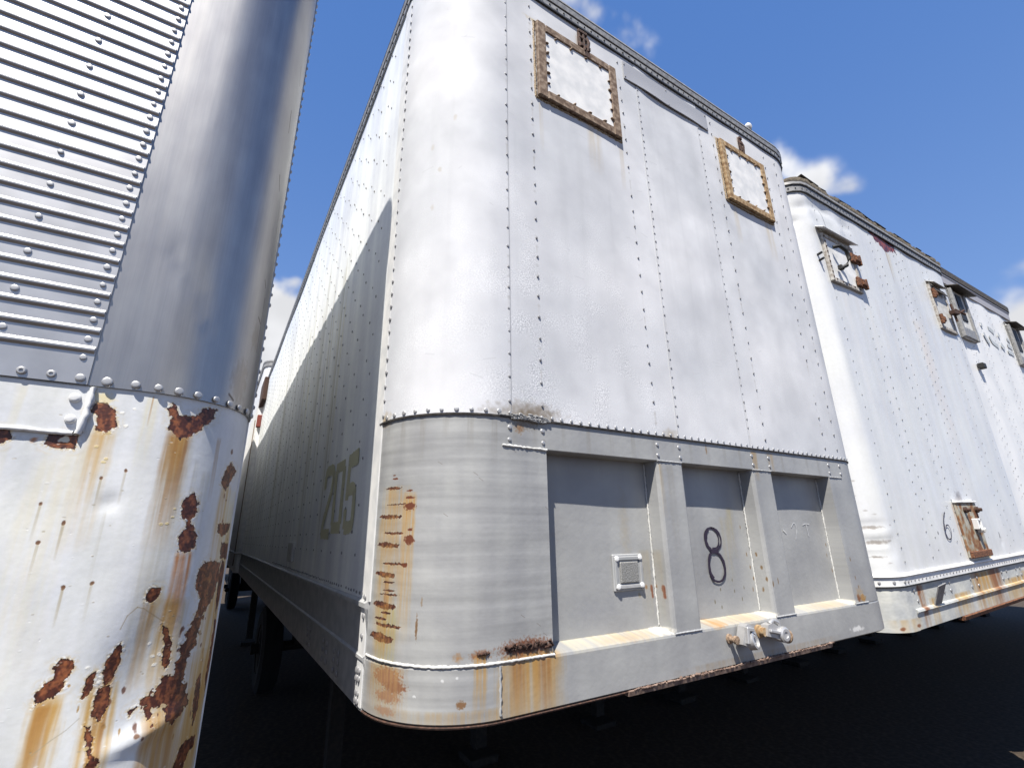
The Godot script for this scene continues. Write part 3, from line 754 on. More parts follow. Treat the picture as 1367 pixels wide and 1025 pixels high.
# ---------------------------------------------------------------- middle trailer
func main_trailer() -> void:
	var o := Outline.new(0.691, 2.637, -1.18, 0.28)
	var q := o.r * Q
	var se := o.fa - q               # where the left side begins
	var t := thing("white_trailer", "large white riveted trailer with two small vents and a grey recessed apron marked 8", "trailer", o.org)
	var L := 7.4
	var rng := RandomNumberGenerator.new(); rng.seed = 31
	# ---- upper skin
	var U := Cv.new(1280, 860, 0.24, 3.09, 0.33, 2.24)
	paint_upper(U)
	var um := cvmat(U, 0.62, 0.006)
	um.metallic_specular = 0.18
	var wave := func(s: float, y: float) -> float:
		if s < 0.72: return 0.0008 * sin(y * 5.0 + s * 6.0)
		var bay := sin(PI * clampf((s - 0.83) / 0.5, 0.0, 1.0)) + sin(PI * clampf((s - 1.46) / 0.43, 0.0, 1.0)) + sin(PI * clampf((s - 2.01) / 0.49, 0.0, 1.0))
		return bay * (0.0045 * sin(y * 4.2 + s * 1.3 + 0.4) + 0.0022 * sin(y * 9.0 - s * 5.0)) * clampf((y - 0.34) * 5.0, 0.0, 1.0)
	part("corner_skin", skin(o, se + 0.012, 0.716, 0.03, 0.336, 2.215, 0.06, 0.003, 0.004, U, wave), um, t)
	part("front_skin", skin(o, 0.708, 1.4475, 0.03, 0.336, 2.215, 0.06, 0.0015, 0.004, U, wave), um, t)
	part("front_skin", skin(o, 1.4425, 1.90, 0.03, 0.336, 2.215, 0.06, 0.0035, 0.004, U, wave), um, t)
	part("front_skin", skin(o, 1.885, 2.637, 0.03, 0.336, 2.215, 0.06, 0.001, 0.004, U, wave), um, t)
	part("corner_skin", skin(o, 2.634, o.fb + q, 0.03, 0.336, 2.215, 0.06, 0.0005, 0.004, U), um, t)
	var spots := []
	for k in 26:
		var y := 0.3865 + 0.0762 * k
		if y > 2.19: continue
		spots.append([0.711, y]); spots.append([0.829, y - 0.001])
		if y < 1.63 or y > 2.09: spots.append([1.332, y + 0.001])
		else: spots.append([1.334, y])
		spots.append([2.009, y - 0.003])
		spots.append([2.503, y]); spots.append([2.616, y])
	for k in 52:
		var y := 0.386 + 0.0384 * k
		if y < 2.05: spots.append([1.4505, y]); spots.append([1.895, y + 0.037])
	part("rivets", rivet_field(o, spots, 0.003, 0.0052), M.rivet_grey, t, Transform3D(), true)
	var col := []
	for k in 40: col.append([se + 0.022, 0.36 + 0.047 * k, 1.25])
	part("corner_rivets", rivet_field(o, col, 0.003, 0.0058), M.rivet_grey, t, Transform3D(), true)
	# ---- apron
	var A := Cv.new(1400, 500, 0.66, 3.09, -0.45, 0.36)
	paint_apron(A)
	var am := cvmat(A, 0.46, 0.16)
	part("apron_header", sweep(o, 0.841, 2.485, 3.0, [[0.247, -0.062], [0.247, -0.003], [0.2495, 0.0], [0.3375, 0.0]], A), am, t)
	var A1 := Cv.new(900, 1176, 0.24, 0.86, -0.45, 0.36)
	paint_apron_corner(A1)
	var am1 := cvmat(A1, 0.46, 0.10)
	part("apron_corner", skin(o, se - 0.002, 0.841, 0.03, -0.3055, 0.3375, 0.33, 0.0, 0.062, A1), am1, t)
	part("apron_corner", skin(o, 2.485, o.fb + q, 0.03, -0.3055, 0.3375, 0.33, 0.0, 0.062, A), am, t)
	var zr := -0.063
	var bays := [[0.841, 1.32], [1.452, 1.88], [2.015, 2.485]]
	for b in bays: part("recess_panel", skin(o, b[0], b[1], 0.05, -0.292, 0.26, 0.05, zr, 0.0, A, func(s, y): return 0.002 * sin(s * 9.0) * sin(y * 8.0 + 1.0)), am, t)
	for x in [[1.32, 1.452], [1.88, 2.015]]:
		var m := MB.new()
		var w: float = x[1] - x[0]
		var prof := [[x[0] + 0.0, zr], [x[0], -0.012], [x[0] + 0.004, -0.0035], [x[0] + 0.011, 0.0], [x[1] - 0.007, 0.0], [x[1] - 0.002, -0.002], [x[1], -0.007], [x[1], zr]]
		for k in prof.size() - 1:
			var p: Array = prof[k]; var r: Array = prof[k + 1]
			var rows := []; var uvs := []
			for y in [-0.3035, 0.247]:
				rows.append([o.place(p[0], y, p[1]), o.place(r[0], y, r[1])])
				uvs.append([Vector2((p[0] + p[1] * 0.7 - A.s0) / (A.s1 - A.s0), (A.y1 - y) / (A.y1 - A.y0)), Vector2((r[0] + r[1] * 0.7 - A.s0) / (A.s1 - A.s0), (A.y1 - y) / (A.y1 - A.y0))])
			var e := Vector2(r[0] - p[0], r[1] - p[1])
			var hn := Vector3(-e.y, 0, e.x)
			m.grid(rows, [hn, hn], uvs)
		part("apron_rib", m, am, t)
	var br := [[-0.432, -0.05], [-0.432, -0.006], [-0.427, 0.0005], [-0.3135, 0.0005], [-0.307, -0.0015], [-0.3035, -0.006], [-0.2915, -0.064]]
	part("bottom_rail", sweep(o, se - 0.002, 0.676, 0.025, br, A1), am1, t)
	part("bottom_rail", sweep(o, 0.676, o.fb + q, 0.03, br, A), am, t)
	# welds
	for w in [[[se + 0.01, -0.300], [0.50, -0.306], [0.665, -0.305], [0.845, -0.306]]]: part("weld_bead", bead(o, w, 0.0038, 0.0, 12, 0.4), M.dull_white, t)
	part("weld_bead", bead(o, [[0.676, -0.312], [0.676, -0.42]], 0.0035, 0.0005, 13, 0.5), M.grey_paint, t)
	part("weld_bead", bead(o, [[0.685, 0.2505], [0.842, 0.2475]], 0.0038, 0.0, 14, 0.5), M.dull_white, t)
	for w in [[1.322, 1.45], [1.882, 2.013], [2.487, 2.60]]:
		part("weld_bead", bead(o, [[w[0], 0.2475], [w[1], 0.2475]], 0.0032, 0.0005, int(w[0] * 100), 0.4), M.grey_paint, t)
		part("weld_bead", bead(o, [[w[0], -0.3055], [w[1], -0.3055]], 0.0032, 0.0005, int(w[0] * 100) + 1, 0.3), M.grey_paint, t)
	for b in bays: part("weld_bead", bead(o, [[b[1] - 0.003, 0.24], [b[1] - 0.003, -0.288]], 0.0032, zr + 0.0015, int(b[1] * 70), 0.5), M.dull_white, t)
	# belt: the row of rivets over the seam, dark lip below
	var belt := []
	for k in 10: belt.append([0.30 + 0.0415 * k, 0.349, 1.3])
	for k in 53: belt.append([0.711 + 0.0385 * k, 0.3475, 1.15])
	rivets(t, o, belt, 0.003, 0.0052, M.rivet_metal, dome_mesh)
	part("seam_lip", sweep(o, se - 0.002, o.fb + q, 0.04, [[0.3335, 0.0], [0.3335, 0.005], [0.3385, 0.0062], [0.3385, 0.0]]), M.dark_rail, t)
	var hr := []
	for x in [0.711, 0.829, 1.330, 1.446, 1.893, 2.010, 2.503, 2.605]:
		hr.append([x, 0.305, 1.1]); hr.append([x, 0.268, 1.1])
	rivets(t, o, hr, 0.0, 0.0068, M.rivet_metal, dome_mesh)
	var sm := MB.new()
	for k in 16: bead(o, [[0.66 + rng.randf() * 0.2, 0.330 + rng.randf() * 0.02], [0.70 + rng.randf() * 0.18, 0.330 + rng.randf() * 0.018]], 0.0035, 0.004, 200 + k, 0.8, sm)
	part("torn_sealant", sm, M.rail, t)
	var skid := MB.new()
	var edge := [[1.10, 0.0], [1.3, 0.0], [1.62, 0.0], [1.9, 0.0], [2.22, 0.0]]
	sweep(o, 1.10, 2.225, 0.06, [[-0.4445, -0.05], [-0.4445, 0.004], [-0.432, 0.007], [-0.430, 0.002]], null, skid)
	part("skid_plate", skid, M.brown_steel, t)
	var flakes := MB.new()
	for k in 40: bead(o, [[1.12 + 0.0277 * k, -0.43], [1.12 + 0.0277 * k + rng.randf_range(0.01, 0.04), -0.431 + rng.randf() * 0.004]], 0.0018 + rng.randf() * 0.002, 0.006, 300 + k, 0.8, flakes)
	part("rust_flakes", flakes, M.brown_steel, t, Transform3D(), true)
	part("lower_lip", sweep(o, se - 0.002, 1.10, 0.03, [[-0.437, -0.05], [-0.437, 0.0015], [-0.4335, 0.003], [-0.432, -0.003]]), M.dark_rust, t)
	var lump := MB.new()
	for k in 26: bead(o, [[0.69 + 0.0055 * k, -0.277 + rng.randf_range(-0.008, 0.008)], [0.69 + 0.0055 * k + 0.012, -0.274 + rng.randf_range(-0.01, 0.008)]], 0.004, 0.001, 400 + k, 0.9, lump)
	for k in 5: bead(o, [[0.615 + 0.006 * k, -0.282], [0.622 + 0.006 * k, -0.279]], 0.004, 0.001, 440 + k, 0.9, lump)
	part("rust_scale", lump, M.dark_rust, t, Transform3D(), true)
	# ---- top rail: two flanges with rivets and a hollow between
	var pr := [[2.205, 0.001], [2.205, 0.008], [2.209, 0.0095], [2.233, 0.0095], [2.236, 0.003], [2.239, 0.003], [2.241, 0.013], [2.268, 0.015], [2.270, 0.008], [2.274, 0.008], [2.276, 0.016], [2.289, 0.013], [2.292, -0.02]]
	var q2 := o.fb + q
	part("top_rail", sweep(o, se - (L - o.r), q2 + (L - o.r), 0.06, pr), M.rail, t)
	part("rail_shade_strip", sweep(o, se, q2, 0.05, [[2.2345, 0.0035], [2.2345, 0.0098], [2.2385, 0.0098], [2.2385, 0.0035]]), M.black, t)  # black strip filling the hollow, stands in for the shade inside it
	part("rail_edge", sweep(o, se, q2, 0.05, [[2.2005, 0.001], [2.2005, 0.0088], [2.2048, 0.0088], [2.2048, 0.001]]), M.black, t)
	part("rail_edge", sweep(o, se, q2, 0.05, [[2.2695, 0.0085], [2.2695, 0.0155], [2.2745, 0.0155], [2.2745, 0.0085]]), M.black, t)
	var rr := []
	for k in 62: rr.append([0.5 + 0.0395 * k, 2.220])
	for k in 46: rr.append([1.26 + 0.0395 * k, 2.256])
	part("rail_rivets", rivet_field(o, rr, 0.010, 0.0052), M.black, t, Transform3D(), true)
	var sr := []
	for k in 120: sr.append([se - 0.03 - 0.05 * k, 2.22])
	part("rail_rivets", rivet_field(o, sr, 0.010, 0.0062), M.black, t, Transform3D(), true)
	# ---- plate strip between the vents
	part("blank_plate", skin(o, 1.364, 1.977, 0.07, 2.061, 2.168, 0.05, 0.0075, 0.004, null, func(s, y): return 0.006 * clampf((2.1 - y) * 20, 0, 1) * absf(sin((s - 1.364) * 10.2))), mat(Color(0.40, 0.40, 0.405), 0.5, 0.3), t)
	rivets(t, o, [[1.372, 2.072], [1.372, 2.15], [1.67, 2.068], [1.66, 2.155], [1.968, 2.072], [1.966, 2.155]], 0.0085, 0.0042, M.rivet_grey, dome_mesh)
	# ---- vents
	vent(t, o, 0.852, 1.300, 1.652, 2.062, 0.050, M.tan_frame, [1.078, 1.141], 1)
	vent(t, o, 2.047, 2.458, 1.650, 2.046, 0.046, M.ochre_frame, [2.247, 2.277], 2)
	# ---- lamp on the roof edge
	var lm := MB.new()
	lm.lathe(Transform3D(Basis(), o.place(2.43, 2.285, -0.03)), [[0.034, 0.0], [0.034, 0.05], [0.028, 0.062], [0.0, 0.066]], 16)
	var lamp := part("marker_lamp", lm, M.black, t)
	lm = MB.new()
	lm.lathe(Transform3D(Basis(Vector3(1, 0, 0), PI / 2), o.place(2.405, 2.318, -0.002)), [[0.022, 0.0], [0.022, 0.012], [0.016, 0.02], [0.0, 0.024]], 14)
	part("lens", lm, M.rivet_white, lamp)
	# ---- socket cover on the first recess panel
	var sx := [1.1275, 1.262]; var sy := [-0.173, -0.063]
	var cx: float = (sx[0] + sx[1]) / 2; var cy: float = (sy[0] + sy[1]) / 2
	var bm := MB.new()
	bm.box(Transform3D(Basis(), o.place(cx, cy, zr + 0.004)), Vector3(0.066, 0.056, 0.004), 0.003)
	var sock := part("socket_cover", bm, M.grey_paint, t)
	bm = MB.new()
	for k in [[0, 0.043, 0.05, 0.006], [0, -0.043, 0.05, 0.006]]: bm.box(Transform3D(Basis(), o.place(cx + k[0], cy + k[1], zr + 0.0095)), Vector3(k[2], k[3], 0.003), 0.002)
	for k in [[-0.056, 0, 0.006, 0.049], [0.056, 0, 0.006, 0.049]]: bm.box(Transform3D(Basis(), o.place(cx + k[0], cy + k[1], zr + 0.0095)), Vector3(k[2], k[3], 0.003), 0.002)
	part("rim", bm, M.grey_paint, sock)
	bm = MB.new()
	bm.box(Transform3D(Basis(), o.place(cx, cy, zr + 0.0105)), Vector3(0.040, 0.032, 0.004), 0.003)
	part("plate", bm, triplanar(grain(80, 0.06, [[0.2, Color(0.16, 0.16, 0.15)], [0.8, Color(0.36, 0.36, 0.35)]]), 6.0, 0.6, 0.3, 0.3), sock)
	for k in [[-0.052, 0.042], [0.052, 0.044], [-0.052, -0.042], [0.053, -0.042]]:
		part("bolt", dome_mesh, M.rivet_white, sock, on(o, cx + k[0], cy + k[1], zr + 0.011, 0.0095))
	# ---- number 8 drawn with a marker on the second recess panel
	var num := MB.new()
	var z8 := zr + 0.0032
	ribbon(o, [[1.647, 0.019], [1.680, 0.010], [1.696, -0.013], [1.694, -0.040], [1.673, -0.059], [1.644, -0.064], [1.618, -0.053], [1.604, -0.029], [1.605, -0.004], [1.622, 0.014], [1.647, 0.019], [1.668, 0.016]], 0.0077, z8 + 0.0000, num, 3, 0.2)
	ribbon(o, [[1.651, 0.018], [1.672, 0.007], [1.683, -0.013], [1.681, -0.037], [1.666, -0.053], [1.639, -0.055]], 0.0063, z8 + 0.0002, num, 4, 0.2)
	ribbon(o, [[1.616, 0.006], [1.608, -0.010], [1.607, -0.028], [1.615, -0.047], [1.630, -0.060]], 0.0133, z8 + 0.0004, num, 5, 0.2)
	ribbon(o, [[1.629, 0.015], [1.615, 0.002], [1.611, -0.018]], 0.0119, z8 + 0.0006, num, 6, 0.2)
	ribbon(o, [[1.645, -0.068], [1.674, -0.076], [1.693, -0.096], [1.700, -0.122], [1.692, -0.153], [1.669, -0.170], [1.643, -0.172], [1.617, -0.160], [1.606, -0.129], [1.607, -0.098], [1.620, -0.075], [1.646, -0.066]], 0.0081, z8 + 0.0008, num, 7, 0.2)
	ribbon(o, [[1.666, -0.072], [1.683, -0.090], [1.692, -0.114], [1.691, -0.143], [1.675, -0.165]], 0.0056, z8 + 0.0010, num, 8, 0.2)
	ribbon(o, [[1.625, -0.073], [1.611, -0.093], [1.607, -0.121], [1.612, -0.144], [1.625, -0.161]], 0.0123, z8 + 0.0012, num, 9, 0.2)
	ribbon(o, [[1.629, -0.064], [1.650, -0.066], [1.672, -0.062]], 0.0140, z8 + 0.0014, num, 10, 0.2)
	part("painted_number", num, M.ink, t)
	var ch := MB.new()
	for w in [[[2.13, 0.01], [2.15, -0.005]], [[2.195, 0.02], [2.225, 0.04], [2.235, 0.01], [2.215, -0.03]], [[2.29, 0.03], [2.32, 0.036], [2.345, 0.032]], [[2.318, 0.036], [2.325, -0.02]]]: ribbon(o, w, 0.0028, zr + 0.0035, ch, 6, 0.6)
	part("chalk_mark", ch, mat(Color(0.5, 0.51, 0.52), 0.9), t)
	gladhands(t, o)
	# ---- left side
	var S := Cv.new(1024, 512, se - 6.9, se + 0.2, -0.45, 2.24)
	paint_side(S)
	var side_mat := cvmat(S, 0.42, 0.03)
	var ripple := func(s: float, y: float) -> float:
		var d := se - s
		return 0.0022 * sin(d * TAU / 0.155) * smoothstep(0.7, 1.6, d) * smoothstep(2.2, 1.2, y) * smoothstep(-0.2, 0.3, y) + 0.002 * sin(d * 3.0 + y)
	part("side_skin", skin(o, se - 6.85, se, 0.035, -0.17, 2.215, 0.12, 0.0, 0.003, S, ripple), side_mat, t)
	part("corner_post", skin(o, se - 0.055, se + 0.016, 0.012, -0.17, 2.215, 3.0, 0.0035, 0.004), M.white_paint, t)
	part("corner_post", skin(o, se - 0.055, se + 0.004, 0.012, -0.428, -0.19, 3.0, 0.005, 0.004), M.white_paint, t)
	part("side_rail", sweep(o, se - 6.85, se + 0.004, 0.5, [[-0.436, -0.03], [-0.436, 0.002], [-0.322, 0.002], [-0.318, 0.008], [-0.310, 0.008], [-0.306, 0.001], [-0.19, 0.001], [-0.187, 0.012], [-0.175, 0.012], [-0.168, 0.0]]), M.grey_paint, t)
	var sp := []
	for c in 36:
		var s := se - 0.19 - 0.185 * c
		for k in 16:
			var y := -0.05 + 0.1535 * k
			sp.append([s, y]); sp.append([s - 0.062, y + 0.07])
	for k in 70: sp.append([se - 0.06 - 0.035 * k, -0.155, 0.8])
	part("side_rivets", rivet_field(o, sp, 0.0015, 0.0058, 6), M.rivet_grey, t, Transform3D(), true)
	var lb := []
	for k in [[-0.02, -0.16], [-0.02, -0.21], [-0.022, -0.26]]: lb.append([se + k[0], k[1], 1.0])
	for y in [-0.345, -0.365]:
		for x in [0.02, 0.042]: lb.append([se - x, y - 0.0, 1.3])
	for y in [-0.40, -0.418]:
		for x in [0.02, 0.042]: lb.append([se - x, y, 1.0])
	for c in [0.28, 0.34, 0.46, 0.52, 0.78, 0.84]:
		for y in [-0.35, -0.375, -0.405]: lb.append([se - c, y, 1.2])
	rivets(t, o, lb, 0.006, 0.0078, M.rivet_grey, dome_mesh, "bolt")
	var g := MB.new()
	ribbon(o, [[-0.548, 0.205], [-0.545, 0.268], [-0.470, 0.278], [-0.40, 0.265], [-0.405, 0.19], [-0.455, 0.13], [-0.52, 0.06], [-0.53, 0.012]], 0.048, 0.0035, g, 21, 0.1)
	ribbon(o, [[-0.54, 0.018], [-0.38, 0.016]], 0.04, 0.0037, g, 22, 0.1)
	for w in [[[-0.335, 0.262], [-0.335, 0.05]], [[-0.2, 0.262], [-0.2, 0.05]]]: ribbon(o, w, 0.05, 0.0035, g, 23, 0.06)
	for w in [[[-0.345, 0.27], [-0.19, 0.27]], [[-0.345, 0.038], [-0.19, 0.038]]]: ribbon(o, w, 0.042, 0.0037, g, 24, 0.1)
	ribbon(o, [[-0.13, 0.27], [0.012, 0.275]], 0.055, 0.0037, g, 25, 0.1)
	ribbon(o, [[-0.115, 0.29], [-0.12, 0.13]], 0.045, 0.0035, g, 26, 0.1)
	ribbon(o, [[-0.125, 0.165], [-0.03, 0.165], [-0.012, 0.14], [-0.012, 0.06], [-0.03, 0.038], [-0.12, 0.034]], 0.044, 0.0039, g, 27, 0.1)
	ribbon(o, [[-0.125, 0.03], [-0.125, 0.10]], 0.04, 0.0035, g, 28, 0.1)
	part("painted_number", g, M.ghost, t)
	# rear corner of that side: rusty post, lock rod, red catch
	part("rear_post", skin(o, se - 7.12, se - 6.80, 0.2, -0.42, 2.2, 3.0, 0.006, 0.008), M.rust, t)
	var hd := MB.new()
	hd.box(Transform3D(Basis(Vector3(1, 0, 0), 0.0), o.place(se - 6.5, 2.05, 0.03)), Vector3(0.03, 0.17, 0.62), 0.01)
	part("rear_header", hd, M.dark_rust, t)
	var rod := MB.new()
	rod.tube([o.place(se - 6.72, 1.75, 0.05), o.place(se - 6.72, -0.35, 0.05)], 0.022, 8)
	part("lock_rod", rod, M.tan_frame, t)
	rod = MB.new()
	rod.box(Transform3D(Basis(), o.place(se - 6.35, 1.66, 0.03)), Vector3(0.03, 0.09, 0.05), 0.008)
	part("catch", rod, M.red, t)
	rod = MB.new()
	rod.box(Transform3D(Basis(), o.place(se - 6.5, 0.62, 0.02)), Vector3(0.02, 0.09, 0.05), 0.008)
	part("catch", rod, M.ochre_frame, t)
	var bx := MB.new()
	bx.box(Transform3D(Basis(), o.place(se - 1.6, -0.07, 0.006)), Vector3(0.008, 0.05, 0.09), 0.003)
	part("data_plate", bx, M.dull_white, t)
	hull(t, o, 2.275, -0.432, L, M.dull_white, false)

func vent(t: Node3D, o: Outline, xa: float, xb: float, ya: float, yb: float, w: float, fm: Material, latch: Array, sd: int) -> void:
	var rng := RandomNumberGenerator.new(); rng.seed = sd * 17
	var cx := (xa + xb) / 2; var cy := (ya + yb) / 2
	var d := MB.new()
	d.box(Transform3D(Basis(), o.place(cx, cy, 0.010)), Vector3((xb - xa) / 2 - w * 0.85, (yb - ya) / 2 - w * 0.8, 0.005), 0.002)
	var door := part("vent_door", d, M.white_paint, t)
	for k in [[xa + w / 2, cy, w / 2, (yb - ya) / 2], [xb - w / 2, cy, w / 2, (yb - ya) / 2], [cx, ya + w / 2 - 0.003, (xb - xa) / 2 - w + 0.006, w / 2 - 0.002], [cx, yb - w / 2 + 0.002, (xb - xa) / 2 - w + 0.006, w / 2 - 0.003]]:
		var m := MB.new()
		m.box(Transform3D(Basis(Vector3(0, 0, 1), rng.randf_range(-0.006, 0.006)), o.place(k[0], k[1], 0.011 + rng.randf_range(0.0, 0.001))), Vector3(k[2] - 0.003, k[3] - 0.001, 0.0095), 0.004)
		part("frame", m, fm, door)
	var s := MB.new()
	var e := 0.004
	bead(o, [[xa - e, ya], [xa - e, yb + e], [xb + e, yb + e * 2], [xb + e, ya - e], [xa - e, ya - e]], 0.0052, 0.002, sd, 0.6, s)
	part("sealant", s, M.sealant, door)
	var c := MB.new()
	c.box(Transform3D(Basis(), Vector3.ZERO), Vector3(0.011, 0.0065, 0.003), 0.002)
	c.tube([Vector3(-0.010, 0, 0.002), Vector3(-0.006, 0, 0.006), Vector3(0.004, 0, 0.007), Vector3(0.010, 0, 0.003)], 0.0045, 6)
	var clip := c.mesh()
	for k in 5:
		var y := lerpf(ya + w + 0.035, yb - w - 0.055, k / 4.0)
		for x in [xa + w + 0.002, xb - w - 0.002]:
			part("clip", clip, M.clip_rust, door, Transform3D(Basis(Vector3(0, 0, 1), rng.randf_range(-0.7, 0.7)) * Basis.from_scale(Vector3.ONE * rng.randf_range(0.6, 0.9)), o.place(x, y, 0.015)))
	for k in 4:
		var x := lerpf(xa + w + 0.05, xb - w - 0.05, k / 3.0)
		for y in [ya + w - 0.001, yb - w - 0.001]:
			part("clip", clip, M.clip_rust, door, Transform3D(Basis(Vector3(0, 0, 1), 0.5 + rng.randf_range(-0.6, 0.6)) * Basis.from_scale(Vector3.ONE * rng.randf_range(0.6, 0.9)), o.place(x, y, 0.015)))
	var l := MB.new()
	var lx: float = (latch[0] + latch[1]) / 2; var wd: float = (latch[1] - latch[0])
	var lr := 0.0075 if sd == 1 else 0.005
	l.tube([o.place(lx - wd * 0.32, yb + 0.10, 0.012), o.place(lx - wd * 0.32, yb + 0.03, 0.013), o.place(lx - wd * 0.26, yb + 0.005, 0.016)], lr, 7, 0.25, rng)
	l.tube([o.place(lx + wd * 0.05, yb + 0.11, 0.012), o.place(lx + wd * 0.08, yb - 0.01, 0.018)], lr, 7, 0.25, rng)
	l.tube([o.place(lx + wd * 0.42, yb + 0.085, 0.012), o.place(lx + wd * 0.46, yb + 0.05, 0.02), o.place(lx + wd * 0.36, yb - 0.005, 0.018)], lr, 7, 0.25, rng)
	for k in [[0.0, 0.10, 0.42, 0.010], [0.1, 0.062, 0.5, 0.008], [0.2, 0.02, 0.45, 0.010], [0.28, -0.022, 0.30, 0.020]]: l.box(Transform3D(Basis(Vector3(0, 0, 1), rng.randf_range(-0.2, 0.2)), o.place(lx + k[0] * wd, yb + k[1], 0.014)), Vector3(wd * k[2], k[3], 0.007), 0.003)
	part("latch", l, M.dark_rust, door)

func gladhands(t: Node3D, o: Outline) -> void:
	# left coupling: pipe stub and a hollow cast head turned up to the right
	var m := MB.new()
	m.lathe(on(o, 1.583, -0.347, 0.0), [[0.0, 0.0], [0.016, 0.0], [0.016, 0.006], [0.010, 0.008], [0.010, 0.024], [0.0135, 0.025], [0.0135, 0.034], [0.0, 0.036]], 12)
	var a := part("air_coupling", m, M.clip_rust, t)
	m = MB.new()
	var b := Basis(Vector3(0, 0, 1), -0.15) * Basis(Vector3(0, 1, 0), -0.15)
	var x := Transform3D(b, o.place(1.645, -0.342, 0.012))
	m.prism(x, PackedVector2Array([Vector2(-0.034, -0.026), Vector2(-0.020, 0.030), Vector2(-0.006, 0.040), Vector2(0.018, 0.034), Vector2(0.030, 0.012), Vector2(0.028, -0.018), Vector2(0.006, -0.034)]), 0.032)
	m.box(x * Transform3D(Basis(), Vector3(-0.006, 0.024, 0.036)), Vector3(0.016, 0.006, 0.008), 0.002)
	m.box(x * Transform3D(Basis(), Vector3(-0.016, 0.000, 0.036)), Vector3(0.006, 0.022, 0.008), 0.002)
	m.box(x * Transform3D(Basis(), Vector3(0.004, 0.004, 0.035)), Vector3(0.014, 0.004, 0.006), 0.002)
	part("head", m, M.cast, a)
	m = MB.new()
	m.lathe(x * Transform3D(Basis(Vector3(0, 0, 1), -0.9) * Basis(Vector3(1, 0, 0), 1.1), Vector3(0.012, -0.012, 0.030)), [[0.027, -0.014], [0.028, 0.012], [0.021, 0.014], [0.019, -0.006], [0.0, -0.008]], 18)
	part("mouth", m, M.cast, a)
	m = MB.new()
	m.lathe(x * Transform3D(Basis(Vector3(0, 0, 1), -0.9) * Basis(Vector3(1, 0, 0), 1.1), Vector3(0.012, -0.012, 0.030)), [[0.0, 0.0], [0.0185, -0.002], [0.0185, -0.0065], [0.0, -0.0065]], 16)
	part("seal", m, M.rivet_white, a)
	# right coupling: a long cast arm with a round joint and a rusty disc at its end
	m = MB.new()
	m.lathe(on(o, 1.752, -0.340, 0.0), [[0.0, 0.0], [0.022, 0.0], [0.022, 0.010], [0.015, 0.012], [0.015, 0.030], [0.0, 0.03]], 12)
	var c := part("air_coupling", m, M.ochre_frame, t)
	m = MB.new()
	b = Basis(Vector3(0, 0, 1), -0.22) * Basis(Vector3(0, 1, 0), -0.1)
	x = Transform3D(b, o.place(1.80, -0.342, 0.014))
	m.prism(x, PackedVector2Array([Vector2(-0.045, -0.020), Vector2(-0.042, 0.016), Vector2(-0.020, 0.026), Vector2(0.020, 0.020), Vector2(0.050, 0.024), Vector2(0.064, 0.006), Vector2(0.060, -0.018), Vector2(0.040, -0.028), Vector2(-0.010, -0.020)]), 0.03)
	m.tube([x * Vector3(-0.024, 0.022, 0.02), x * Vector3(-0.008, 0.036, 0.022), x * Vector3(0.016, 0.032, 0.022), x * Vector3(0.028, 0.018, 0.02)], 0.008, 8)
	m.box(x * Transform3D(Basis(), Vector3(-0.008, -0.001, 0.034)), Vector3(0.030, 0.005, 0.005), 0.002)
	part("arm", m, M.cast, c)
	m = MB.new()
	m.lathe(x * Transform3D(Basis(Vector3(1, 0, 0), PI / 2), Vector3(0.036, -0.004, 0.026)), [[0.026, -0.02], [0.026, 0.012], [0.020, 0.016], [0.011, 0.016], [0.010, 0.013], [0.0, 0.013]], 18)
	part("joint", m, M.cast, c)
	m = MB.new()
	m.lathe(x * Transform3D(Basis(Vector3(0, 0, 1), -PI / 2), Vector3(0.070, -0.006, 0.016)), [[0.0, -0.004], [0.024, -0.002], [0.024, 0.004], [0.017, 0.007], [0.007, 0.009], [0.0, 0.009]], 16)
	part("disc", m, M.clip_rust, c)

